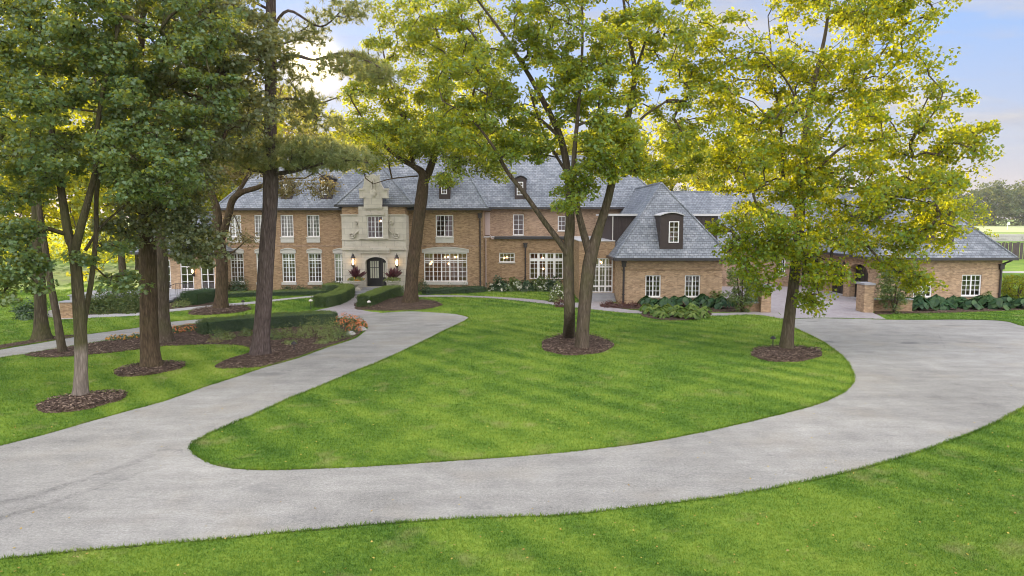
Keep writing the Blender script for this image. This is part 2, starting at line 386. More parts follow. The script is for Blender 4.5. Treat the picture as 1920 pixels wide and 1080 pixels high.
# ------------------------------------------------------------------ ground outlines
def gp(*uv): return [G(u, v)[:2] for u, v in uv]
drive_px = [(0, 1048), (200, 1028), (400, 1012), (600, 992), (800, 976), (960, 969), (1050, 966), (1150, 956), (1300, 938), (1400, 924), (1500, 905), (1600, 882), (1700, 855), (1800, 820), (1860, 795), (1920, 764), (2010, 715), (2120, 660),
            (2120, 636), (1980, 622), (1920, 612), (1880, 602), (1800, 599.5), (1720, 600), (1660, 599.5), (1600, 598), (1540, 597), (1500, 598), (1470, 600), (1480, 608),
            (1491, 616), (1537, 638), (1571, 661), (1589, 680), (1601, 703), (1598, 720), (1577, 739), (1537, 757), (1492, 770), (1436, 784), (1380, 797), (1280, 818), (1200, 832), (1080, 846), (960, 857), (800, 868), (650, 877), (500, 882), (425, 877), (385, 865), (362, 850), (357, 835), (375, 822), (415, 803), (478, 777), (529, 753), (613, 719), (669, 695), (726, 672), (782, 646), (838, 618), (866, 605), (879, 597), (872, 593), (852, 589), (810, 586), (768, 584), (712, 587),
            (650, 590), (577, 591.5), (506, 592), (470, 594), (400, 597), (317, 604), (262, 614), (165, 627), (100, 639), (0, 656), (-150, 685),
            (-150, 712), (0, 672), (47, 665), (105, 654), (137, 649), (200, 639), (262, 629), (320, 615), (370, 607), (450, 602), (540, 598), (620, 596.5), (660, 600), (683, 607), (688, 614), (683, 621), (664, 635), (613, 652), (557, 672), (503, 687), (472, 697), (430, 711), (380, 727), (315, 750), (225, 775), (150, 796), (80, 816), (0, 836), (-200, 885), (-200, 1072)]
drive = smooth_poly(gp(*drive_px), True, 4)
bed_px = [(47, 665), (105, 654.5), (137, 649.5), (200, 639.5), (262, 629.5), (320, 615.5), (370, 608), (450, 603), (540, 599), (620, 597.5), (658, 601), (681, 607.5), (685, 614), (680, 621), (662, 634), (612, 651.5), (556, 671.5), (503, 686.5), (455, 690), (410, 691), (405, 685), (433, 672), (466, 662), (467, 653), (450, 648), (420, 646), (388, 646), (340, 648), (300, 650), (225, 660), (170, 665), (112, 670), (75, 670)]
bed = smooth_poly(gp(*bed_px), True, 4)
def ring_poly(u0, v0, u1, v1, tilt=0.0, n=40, wob=.04):
    """an uneven round bed of mulch between two corners of its outline on the ground"""
    cu, cv, ru, rv = (u0 + u1) / 2, (v0 + v1) / 2, (u1 - u0) / 2, (v1 - v0) / 2
    out = []; ph = random.random() * 6
    for k in range(n):
        t = 2 * math.pi * k / n; w = 1 + wob * math.sin(3 * t + ph) + wob * .6 * math.sin(7 * t + 2 * ph) + random.uniform(-.02, .02)
        out.append(G(cu + ru * w * math.cos(t), cv - tilt * ru * math.cos(t) + rv * math.sin(t) * w)[:2])
    return np.array(out)
rings = {'maple': ring_poly(67, 741, 236, 770, .15), 'elm': ring_poly(212, 683, 346, 704, .12), 'oak': ring_poly(351, 576, 470, 590, .07),
         'walkway tree': ring_poly(664, 562, 832, 582, .0), 'twin': ring_poly(1013, 627, 1148, 667), 'right maple': ring_poly(1407, 650, 1542, 679, .0)}
strip = smooth_poly(gp((-60, 664), (0, 648), (60, 638), (100, 631), (140, 629), (135, 633), (100, 638.5), (40, 648), (0, 655), (-60, 668)), True, 3)
def ground_strip(px_pts, w):
    c = smooth_poly([G(u, v)[:2] for u, v in px_pts], False, 6); d = np.gradient(c, axis=0); d /= np.linalg.norm(d, axis=1, keepdims=True); n_ = np.stack([-d[:, 1], d[:, 0]], 1) * w / 2
    return np.concatenate([c + n_, (c - n_)[::-1]])
walk = smooth_poly(gp((577, 591.3), (590, 583), (628, 574), (655, 561), (659, 553), (694, 553), (676, 564), (668, 577), (690, 584), (712, 587), (660, 591)), True, 4)
lpath = smooth_poly(gp((106, 592), (110, 599), (180, 595.5), (262, 591.5), (317, 585), (400, 577), (475, 570), (540, 562), (592, 557), (620, 554), (618, 552), (586, 554.5), (535, 559.5), (470, 566), (400, 572), (317, 580), (262, 586), (180, 589.5)), True, 3)
rpath = smooth_poly(gp((748, 553.5), (860, 554), (944, 557.5), (1010, 562.5), (1057, 568), (1092, 567), (1110, 565), (1142, 565), (1150, 573), (1160, 578), (1205, 583), (1338, 587), (1394, 585.5), (1450, 584), (1470, 597), (1462, 597), (1425, 591), (1394, 590), (1338, 592), (1197, 588), (1127, 582), (1057, 574), (944, 561), (860, 557), (748, 557)), True, 3)
court = np.array([[14.6, 43.0], [16.6, 42.6], G(1470, 599.3)[:2], G(1540, 597)[:2], G(1600, 597.5)[:2], G(1662, 599)[:2], [22.6, 43.2], [23.4, 45], [24.97, 47.0], [24.97, 58.97], [14.25, 58.97], [14.25, 47]])
wbed = smooth_poly(gp((1125, 573), (1150, 566), (1165, 571), (1350, 571), (1420, 576), (1428, 583), (1340, 585.5), (1200, 581), (1140, 576.5)), True, 3)
vbed = ring_poly(1202, 578, 1334, 601, 0, 36, .02)
gbed = smooth_poly(gp((1640, 585), (1650, 590), (1700, 588), (1800, 586), (1900, 582), (1960, 578), (1960, 566), (1900, 560), (1660, 566)), True, 3)
lbed = smooth_poly(gp((130, 590), (200, 588.5), (262, 585), (317, 579.5), (400, 571.5), (420, 562), (380, 556), (330, 566), (300, 570), (250, 560), (160, 568)), True, 3)
hbed = smooth_poly(gp((664, 578), (700, 582), (760, 581), (770, 560), (740, 553), (700, 560)), True, 3)

lawn = MB(); lawn.face((-900, -60, 0), (900, -60, 0), (900, 1400, 0), (-900, 1400, 0))
tag(lawn.build('lawn', 'lawn'), 'broad mown green lawn around the drive and house', 'lawn', kind='structure')
def offset(poly, d):
    poly = np.asarray(poly); n = len(poly); a = np.roll(poly, -1, 0) - np.roll(poly, 1, 0); a /= np.linalg.norm(a, axis=1, keepdims=True) + 1e-9
    nn = np.stack([a[:, 1], -a[:, 0]], 1); area = np.sum(poly[:, 0] * np.roll(poly[:, 1], -1) - np.roll(poly[:, 0], -1) * poly[:, 1])
    k = 1 if area > 0 else -1; wv = d * (1 + .8 * np.sin(np.arange(n) * 1.7) + .6 * np.sin(np.arange(n) * .61))
    return poly + nn * (k * wv)[:, None]
sheet('soil_edge', offset(drive, .032), .003, 'soil', 'thin dark soil line where turf meets the drive', 'soil')
sheet('driveway', drive, .006, 'drive', 'pale grey weathered asphalt drive looping round the lawn', 'driveway')
m_, t_ = newmat('tyremark'); co_ = objco(t_)
finish(t_, t_.n('MixShader', {0: t_.mapr(t_.noise(co_, 3.5, 6, .8), .44, .74, 0, .34), 1: t_.n('BsdfTransparent').outputs[0], 2: t_.n('BsdfDiffuse', {'Color': (.07, .07, .075, 1)}).outputs[0]}).outputs[0]); M['tyremark'] = m_
for q_, (pp, w_) in enumerate((([(-40, 952), (60, 930), (150, 902), (240, 872), (320, 838)], .28), ([(-40, 985), (80, 948), (190, 912), (300, 876)], .22)  )):
    sheet('tyre_mark', ground_strip(pp, w_), .009 + q_ * .001, 'tyremark', ('faint dark tyre mark on the drive, the upper of two at the left edge', 'faint dark tyre mark on the drive, the lower of two at the left edge')[q_], 'tyre mark', 'stuff')
sheet('seam', ground_strip([(1757, 622), (1764, 636), (1773, 655)], .05), .009, 'tyremark', 'dark seam across the right part of the drive', 'seam', 'stuff')
sheet('brick_court', court, .010, 'paver', 'grey pink paved court between the brick pillars', 'courtyard')
sheet('brick_walk', walk, .012, 'paver', 'short pink grey paved walk up to the front steps', 'path')
sheet('garden_path', lpath, .008, 'concrete', 'narrow pale path along the left flower beds', 'path')
sheet('garden_path', rpath, .009, 'paver', 'narrow curving grey path along the right half of the house', 'path')
def mulch_bed(poly, label, h=.09, chips=300, name='mulch_bed'):
    poly = np.asarray(poly); c = poly.mean(0); n = len(poly)
    b = MB()
    V = []
    for s_, z in ((1, .012), (.93, .012 + h * .6), (.6, .012 + h), (.3, .012 + h)):
        for p in poly: V.append((c[0] + (p[0] - c[0]) * s_, c[1] + (p[1] - c[1]) * s_, z))
    Fs = [[i + k * n, (i + 1) % n + k * n, (i + 1) % n + (k + 1) * n, i + (k + 1) * n] for k in range(3) for i in range(n)]
    Fs.append([3 * n + i for i in range(n)])
    b.add(V, Fs)
    chip_scatter(b, poly, chips, .012 + h)
    return tag(b.build(name, ['mulch', 'chip']), label, 'mulch', kind='stuff')
def chip_scatter(b, poly, n, z):
    lo, hi = poly.min(0), poly.max(0); k = 0
    X = rng.uniform(lo[0], hi[0], n * 4); Y = rng.uniform(lo[1], hi[1], n * 4); ok = inside(poly, X, Y)
    for x, y in list(zip(X[ok], Y[ok]))[:n]:
        a = random.uniform(0, 6.3); l = random.uniform(.02, .055); w = random.uniform(.007, .02)
        dx, dy = math.cos(a) * l, math.sin(a) * l; ex, ey = -math.sin(a) * w, math.cos(a) * w
        zz = z * random.uniform(.75, 1.05) + .01; t = random.uniform(-.03, .03)
        b.add([(x - dx - ex, y - dy - ey, zz), (x + dx - ex, y + dy - ey, zz + t), (x + dx + ex, y + dy + ey, zz + t + .012), (x - dx + ex, y - dy + ey, zz + .012)], [[0, 1, 2, 3]], 1)
mulch_names = {'maple': 'dark mulch ring round the forked maple nearest the drive', 'elm': 'mulch ring round the thick furrowed trunk', 'oak': 'mulch ring round the oak before the house',
               'walkway tree': 'mulch bed round the leaning tree beside the front walk', 'twin': 'round mulch ring under the twin-trunked tree', 'right maple': 'mulch ring under the maple by the court drive'}
for k, p in rings.items(): mulch_bed(p, mulch_names[k], .10 if k != 'oak' else .14, 2200)
def flat_bed(poly, label, chips, z=.03):
    b = MB(); b.add([(p[0], p[1], z) for p in poly] + [(p[0], p[1], 0) for p in poly], [list(range(len(poly)))] + [[i, (i + 1) % len(poly), len(poly) + (i + 1) % len(poly), len(poly) + i] for i in range(len(poly))])
    chip_scatter(b, np.asarray(poly), chips, z + .01)
    tag(b.build('mulch_bed', ['mulch', 'chip']), label, 'mulch', kind='stuff')
flat_bed(bed, 'long mulch bed around the pine and low hedge', 8000)
flat_bed(strip, 'mulch strip at the foot of the mossy trunk', 200)
flat_bed(wbed, 'mulch under the plants before the hipped wing', 300)
flat_bed(vbed, 'mulch under the variegated hostas', 100)
flat_bed(gbed, 'mulch under the hostas before the garage', 300)
flat_bed(lbed, 'mulch bed under the rhododendrons by the terrace', 300)
flat_bed(hbed, 'mulch behind the right entry hedge', 200)
no_grass = [drive, bed, strip, walk, lpath, rpath, court, wbed, vbed, gbed, lbed, hbed] + list(rings.values())

# mown grass blades, thinning with distance
def grass():
    n = 680000
    Yd = np.exp(rng.uniform(math.log(9.5), math.log(60), n)); X = rng.uniform(-.85, .85, n) * Yd; Y = Yd
    ok = np.ones(n, bool)
    for p in no_grass: ok &= ~inside(p, X, Y)
    ok &= ~((Y > 46.5) & (X > 7) & (X < 34)); ok &= Y < 56
    ok &= ~((Y > 49) & (X > -29) & (X < -22.5))
    X, Y = X[ok], Y[ok]; n = len(X)
    sc = (Y / 11) ** .55
    h = rng.uniform(.022, .048, n) * sc; w = rng.uniform(.005, .010, n) * sc; a = rng.uniform(0, 6.283, n); l = rng.uniform(.2, .9, n) * h; b = rng.uniform(0, 6.283, n)
    # taller fringe leaning over the edge of the drive
    e = offset(drive, .015); d_ = np.linalg.norm(np.roll(e, -1, 0) - e, axis=1); near = (e[:, 1] < 42) & (e[:, 1] > 9) & (np.abs(e[:, 0]) < .9 * e[:, 1] + 2)
    k_ = np.where(near, (d_ * 190).astype(int), 0); ii = np.repeat(np.arange(len(e)), k_); tt = rng.uniform(0, 1, len(ii))[:, None]
    q = e[ii] * (1 - tt) + np.roll(e, -1, 0)[ii] * tt + rng.normal(0, .028, (len(ii), 2)); m = len(q)
    X, Y = np.concatenate([X, q[:, 0]]), np.concatenate([Y, q[:, 1]])
    h = np.concatenate([h, rng.uniform(.03, .095, m)]); w = np.concatenate([w, rng.uniform(.006, .012, m)]); a = np.concatenate([a, rng.uniform(0, 6.283, m)]); b = np.concatenate([b, rng.uniform(0, 6.283, m)]); l = np.concatenate([l, rng.uniform(.01, .09, m)]); n = len(X)
    V = np.zeros((n, 3, 3)); V[:, 0] = np.stack([X - np.cos(a) * w, Y - np.sin(a) * w, np.zeros(n)], 1); V[:, 1] = np.stack([X + np.cos(a) * w, Y + np.sin(a) * w, np.zeros(n)], 1)
    V[:, 2] = np.stack([X + np.cos(b) * l, Y + np.sin(b) * l, h], 1)
    me = np_mesh('grass', V.reshape(-1, 3), np.full(n, 3), np.arange(3 * n), ['blade'])
    tag(link('grass', me), 'short mown grass blades of the lawn', 'grass', kind='stuff')
grass()
def fallen():
    n = 1300
    Yd = np.exp(rng.uniform(math.log(10), math.log(45), n)); X = rng.uniform(-.8, .8, n) * Yd
    ok = np.ones(n, bool)
    for p in no_grass[1:]: ok &= ~inside(p, X, Yd)
    ind = inside(drive, X, Yd); ok &= ~ind | (rng.random(n) < .22)
    X, Y = X[ok], Yd[ok]; n = len(X); C = np.stack([X, Y, np.full(n, .055)], 1); C[:, 2][inside(drive, X, Y)] = .02
    me = leaf_mesh('fallen_leaves', C, np.tile([0, 0, 1.0], (n, 1)) + rng.normal(0, .25, (n, 3)), rng.uniform(.03, .055, n), 'fallen', 'maple')
    tag(link('fallen_leaves', me), 'yellow fallen leaves scattered over the lawn', 'leaves', kind='stuff')

# ------------------------------------------------------------------ foliage
SHAPES = {'quad': np.array([(0, -.5), (.32, 0), (0, .55), (-.32, 0)]),
          'maple': np.array([(0, -.45), (.34, -.30), (.55, .12), (.22, .16), (0, .6), (-.22, .16), (-.55, .12), (-.34, -.30)]),
          'lance': np.array([(0, -.6), (.17, -.1), (.12, .3), (0, .65), (-.12, .3), (-.17, -.1)]),
          'needle': np.array([(-.045, 0), (.045, 0), (.02, 1), (-.02, 1)]),
          'round': np.array([(0, -.5), (.32, -.32), (.42, .05), (.25, .38), (0, .6), (-.25, .38), (-.42, .05), (-.32, -.32)])}
def leaf_verts(C, Nr, size, shape, dirs=None, fold=.0):
    sh = SHAPES[shape]; n = len(C); k = len(sh)
    Nr = Nr / (np.linalg.norm(Nr, axis=1, keepdims=True) + 1e-9)
    D = rng.normal(0, 1, (n, 3)) if dirs is None else dirs
    A = np.cross(D, Nr); A /= (np.linalg.norm(A, axis=1, keepdims=True) + 1e-9); B = np.cross(Nr, A)
    size = np.broadcast_to(size, (n,))
    V = C[:, None] + (A[:, None] * sh[None, :, :1] + B[:, None] * sh[None, :, 1:]) * size[:, None, None]
    return V.reshape(-1, 3), np.full(n, k), np.arange(n * k)
def leaf_mesh(name, C, Nr, size, mat, shape='quad', dirs=None):
    V, c, i = leaf_verts(C, Nr, size, shape, dirs)
    return np_mesh(name, V, c, i, [mat])

def bark_tube(b, pts, rad, n=12, flare=0.0, rough=.06):
    """a limb resampled finely with uneven bark and a root flare"""
    P_ = smooth_poly(pts, False, 5); r = np.interp(np.linspace(0, 1, len(P_)), np.linspace(0, 1, len(rad)), rad)
    off = len(b.v); V = []; ph = [random.uniform(0, 6) for _ in range(6)]
    L = 0
    for i, p in enumerate(P_):
        d = P_[min(i + 1, len(P_) - 1)] - P_[max(i - 1, 0)]; d /= np.linalg.norm(d) + 1e-9
        if i: L += np.linalg.norm(P_[i] - P_[i - 1])
        a = np.cross(d, [0., 1., .05]); a /= np.linalg.norm(a) + 1e-9; c = np.cross(d, a)
        for k in range(n):
            an = 2 * math.pi * k / n
            w = 1 + rough * (math.sin(5 * an + ph[0] + .4 * L) + .7 * math.sin(3 * an + ph[1] - .9 * L) + .6 * math.sin(9 * an + ph[2] + 1.3 * L)) + random.uniform(-.02, .02)
            if flare: w += flare * math.exp(-L / .35) * (1 + .5 * math.sin(4 * an + ph[3]))
            V.append(p + (a * math.cos(an) + c * math.sin(an)) * r[i] * w)
    Fs = [[i * n + k, i * n + (k + 1) % n, (i + 1) * n + (k + 1) % n, (i + 1) * n + k] for i in range(len(P_) - 1) for k in range(n)]
    Fs.append([(len(P_) - 1) * n + k for k in range(n)])
    b.add(V, Fs)

def grow(limbs, clumps, b, minz, twig=.012, sag=.12):
    """connect every clump of leaves to the nearest limb or earlier branch"""
    pos = []; par = []
    for pts, rad in limbs:
        Q = smooth_poly(pts, False, 6)
        for q in Q:
            if q[2] > minz: pos.append(q); par.append(-1)
    nb = len(pos); pos = [np.array(p) for p in pos]
    A = np.array(pos); d = np.array([np.min(np.linalg.norm(A - c, axis=1)) for c in clumps])
    cap = nb + len(clumps) * 7; buf = np.zeros((cap, 3)); buf[:nb] = A; cnt = nb; parent = [-1] * nb; wt = np.zeros(cap); paths = []
    for ci in np.argsort(d):
        c = clumps[ci]; dd = c - buf[:cnt]; dist = np.linalg.norm(dd, axis=1)
        cost = dist * (1 + .55 * np.clip(-dd[:, 2] / (dist + 1e-6), 0, 1))
        j = int(np.argmin(cost)); L = dist[j]
        if L < .25: continue
        k = int(min(6, max(2, L / .55))); p0 = buf[j]; path = [j]
        perp = rng.normal(0, .09 * L, 3)
        for s_ in range(1, k + 1):
            t = s_ / k; q = p0 + (c - p0) * t + perp * math.sin(math.pi * t) + np.array([0, 0, sag * L * math.sin(math.pi * t)]) + rng.normal(0, .03 * L, 3) * (t < 1)
            buf[cnt] = q; parent.append(path[-1]); path.append(cnt); cnt += 1
        paths.append(path)
        q = cnt - 1
        while q >= 0: wt[q] += 1; q = parent[q]
    for path in paths:
        bi = path[0]; r0 = twig * max(wt[path[1]], 1) ** .52
        rr = [min(r0, .16)] + [min(twig * max(wt[i], .6) ** .52, .16) for i in path[1:]]
        b.tube([buf[i] for i in path], rr, 5, cap=False)
    return np.array([buf[p[-1]] for p in paths]) if paths else clumps, [buf[p] for p in paths]

def blob_clumps(blobs, Y0):
    out = []
    for (u, v, ru, rv, dy, rd, n) in blobs:
        c = P(u, v, Y0 + dy); sc = (Y0 + dy) / F
        q = rng.normal(0, 1, (n, 3)); q /= np.linalg.norm(q, axis=1, keepdims=True); q *= rng.uniform(.15, 1, (n, 1)) ** (1 / 2.4)
        out.append(c + q * np.array([ru * sc, rd, rv * sc]))
    return np.concatenate(out)

def crown_leaves(clumps, per, rad, size, flat=.55, shape='quad', up=.7, droop=0.0, center=None):
    n = len(clumps) * per
    base = np.repeat(clumps, per, 0)
    rr = np.repeat(rng.uniform(.55, 1.25, len(clumps)), per)[:, None]
    off = rng.normal(0, 1, (n, 3)); off /= np.linalg.norm(off, axis=1, keepdims=True); off *= rng.uniform(0, 1, (n, 1)) ** .45
    off = off * rad * rr * np.array([1, 1, flat])
    off[:, 2] -= droop * (off[:, 0] ** 2 + off[:, 1] ** 2)
    C = base + off
    Nr = rng.normal(0, .55, (n, 3)) + np.array([0, 0, up]) + off / (rad + 1e-6) * .45
    return C, Nr, rng.uniform(.65, 1.25, n) * size

def make_tree(label, base, limbs, blobs, Y0, leaf, bark, per=70, rad=.55, size=.15, flat=.55, shape='quad', up=.7, minz=3.0, name='tree', droop=0., group=None, flare=.35, twig=.012, sag=.12, cat='tree', extra=None, keep=None, rs=1.0):
    limbs = [(p, [x * rs for x in r]) for p, r in limbs]
    t = thing(name, label, cat, (base[0], base[1], 0), group)
    b = MB()
    for i, (pts, r) in enumerate(limbs): bark_tube(b, pts, r, 14 if r[0] > .2 else 9, flare if i == 0 or pts[0][2] < .3 else 0)
    cl = blob_clumps(blobs, Y0)
    if keep is not None: cl = cl[keep(cl)]
    tips, paths = grow(limbs, cl, b, minz, twig, sag)
    mids = np.array([p[-2] for p in paths if len(p) > 3 and random.random() < .5])
    if len(mids): tips = np.concatenate([tips, mids])
    b.build('trunk', bark, t, smooth=True)
    C, Nr, sz = crown_leaves(tips, per, rad, size, flat, shape, up, droop)
    link('crown', leaf_mesh('crown', C, Nr, sz, leaf, shape), t)
    return t
def px(Y0, *uvd): return [P(u, v, Y0 + d) for u, v, d in uvd]
def root(u, v):
    g = G(u, v); g[2] = -.05; return g

def shrub_mesh(name, rx, ry, rz, n, size, mat, shape='quad', core=True, lump=.25, up=.5, fz=1.0):
    """leaves through the outer shell of an uneven mound standing on z=0"""
    q = rng.normal(0, 1, (n, 3)); q[:, 2] = np.abs(q[:, 2]) * fz - .1; q /= np.linalg.norm(q, axis=1, keepdims=True)
    ph = rng.uniform(0, 6, 6)
    lumpf = 1 + lump * (np.sin(4 * q[:, 0] + ph[0]) * np.sin(4 * q[:, 1] + ph[1]) + .6 * np.sin(7 * q[:, 2] + 5 * q[:, 0] + ph[2]) + .5 * np.sin(9 * q[:, 1] + ph[3]))
    r = lumpf * rng.uniform(.6, 1.04, n)
    C = q * r[:, None] * np.array([rx, ry, rz]); C[:, 2] = np.maximum(C[:, 2], .02)
    Nr = q + rng.normal(0, .5, (n, 3)) + np.array([0, 0, up])
    V, c, i = leaf_verts(C, Nr, rng.uniform(.7, 1.3, n) * size, shape)
    if not isinstance(mat, list): mat = [mat]
    mi = np.zeros(n, int)
    if len(mat) > 1: mi = (rng.random(n) < .12).astype(int) * (C[:, 2] > rz * .45)
    return np_mesh(name, V, c, i, mat, mi)
def hedge_mesh(name, line, w, h, dens, size, mats):
    """clipped hedge: leaves over a rounded box swept along a line, with a dense inner body"""
    L = np.array(line, float); seg = np.linalg.norm(np.diff(L, axis=0), axis=1); cum = np.concatenate([[0], np.cumsum(seg)]); T = cum[-1]
    n = int(dens * T)
    s = rng.uniform(-w * .3, T + w * .3, n); sc = np.clip(s, 0, T)
    cx = np.interp(sc, cum, L[:, 0]); cy = np.interp(sc, cum, L[:, 1])
    k = np.clip(np.searchsorted(cum, sc) - 1, 0, len(seg) - 1); D = np.diff(L, axis=0)[k] / seg[k][:, None]; Nn = np.stack([-D[:, 1], D[:, 0]], 1)
    th = rng.uniform(0, 1, n); side = rng.random(n)
    per = 2 * h + w
    d = th * per; x = np.where(d < h, -w / 2, np.where(d < h + w, d - h - w / 2, w / 2)); z = np.where(d < h, d, np.where(d < h + w, h, per - d))
    endc = (s < 0) | (s > T); x = np.where(endc, rng.uniform(-w / 2, w / 2, n), x); z = np.where(endc, rng.uniform(0, h, n), z)
    ex = np.clip(np.abs(x) - (w / 2 - .12), 0, 1) + np.clip(z - (h - .12), 0, 1)
    shrink = 1 - .35 * np.clip(ex - .12, 0, 1)
    wob = 1 + .05 * np.sin(sc * 5.1) + .04 * np.sin(sc * 11 + 2 * z * 6)
    x = x * wob * shrink + rng.normal(0, .036, n); z = z * (1 + .03 * np.sin(sc * 3.7)) * np.where(ex > .15, .97, 1) + rng.normal(0, .034, n)
    out = (s - sc)
    C = np.stack([cx + Nn[:, 0] * x + D[:, 0] * out, cy + Nn[:, 1] * x + D[:, 1] * out, np.maximum(z, .02)], 1)
    nx = np.where(np.abs(x) > w / 2 - .07, np.sign(x), 0)[:, None]
    Nr = np.concatenate([Nn * nx, (z > h - .08)[:, None] * 1.2], 1) + rng.normal(0, .55, (n, 3)) + .01
    V, c, i = leaf_verts(C, Nr, rng.uniform(.7, 1.3, n) * size, 'quad')
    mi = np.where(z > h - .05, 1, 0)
    # inner body
    bv = []; m = len(L)
    for q in range(m):
        dd = L[min(q + 1, m - 1)] - L[max(q - 1, 0)]; dd /= np.linalg.norm(dd); nn = np.array([-dd[1], dd[0]])
        for xx, zz in ((-w / 2 + .06, 0), (-w / 2 + .06, h - .07), (w / 2 - .06, h - .07), (w / 2 - .06, 0)): bv.append((*(L[q] + nn * xx), zz))
    bi = []
    for q in range(m - 1):
        for a in range(3): bi += [q * 4 + a, q * 4 + a + 1, q * 4 + 5 + a, q * 4 + 4 + a]
    bi += [0, 1, 2, 3] + [(m - 1) * 4 + a for a in range(4)]
    nf = len(bi) // 4
    V = np.concatenate([V, np.array(bv)]); i = np.concatenate([i, np.array(bi) + n * 4]); c = np.concatenate([c, np.full(nf, 4)]); mi = np.concatenate([mi, np.zeros(nf, int)])
    return np_mesh(name, V, c, i, mats, mi)
def hosta_mesh(name, r, h, n, mat):
    a = rng.uniform(0, 6.283, n); t = rng.uniform(.1, 1, n); rad = r * t
    C = np.stack([np.cos(a) * rad, np.sin(a) * rad, h * (1 - .75 * t ** 2) + rng.uniform(-.05, .04, n)], 1)
    out = np.stack([np.cos(a), np.sin(a), np.full(n, -.5)], 1)
    Nr = np.stack([np.cos(a) * (.3 + .8 * t), np.sin(a) * (.3 + .8 * t), np.full(n, .9)], 1) + rng.normal(0, .18, (n, 3))
    return leaf_mesh(name, C, Nr, rng.uniform(.24, .42, n) * r / .55, mat, 'round', dirs=out)
fallen()

# ------------------------------------------------------------------ house helpers
def wall(b, o, d, n, L, z0, z1, holes=(), rev=.16):
    """one wall face with openings (s0, z0, s1, z1) and their reveals; d runs along the wall, n points indoors"""
    o = np.array(o, float); d = np.array(d, float); n = np.array(n, float)
    pt = lambda s, z, k=0: tuple(o[:2] + d * s + n * k) + (z,)
    ss = sorted({0, L, *[h[0] for h in holes], *[h[2] for h in holes]}); zs = sorted({z0, z1, *[h[1] for h in holes], *[h[3] for h in holes]})
    ss = [s for s in ss if 0 <= s <= L]; zs = [z for z in zs if z0 <= z <= z1]
    for a, c in zip(ss[:-1], ss[1:]):
        for e, f in zip(zs[:-1], zs[1:]):
            m = ((a + c) / 2, (e + f) / 2)
            if any(h[0] < m[0] < h[2] and h[1] < m[1] < h[3] for h in holes): continue
            b.face(pt(a, e), pt(c, e), pt(c, f), pt(a, f))
    for h in holes:
        a, e, c, f = h
        for (s1, q1), (s2, q2) in (((a, e), (a, f)), ((a, f), (c, f)), ((c, f), (c, e)), ((c, e), (a, e))):
            b.face(pt(s1, q1), pt(s2, q2), pt(s2, q2, rev), pt(s1, q1, rev))
def rect_px(u0, v0, u1, v1, Y):
    vm = (v0 + v1) / 2
    a = P(u0, vm, Y); c = P(u1, vm, Y); e = P((u0 + u1) / 2, v1, Y); f = P((u0 + u1) / 2, v0, Y)
    return a[0], e[2], c[0], f[2]      # x0, z0, x1, z1
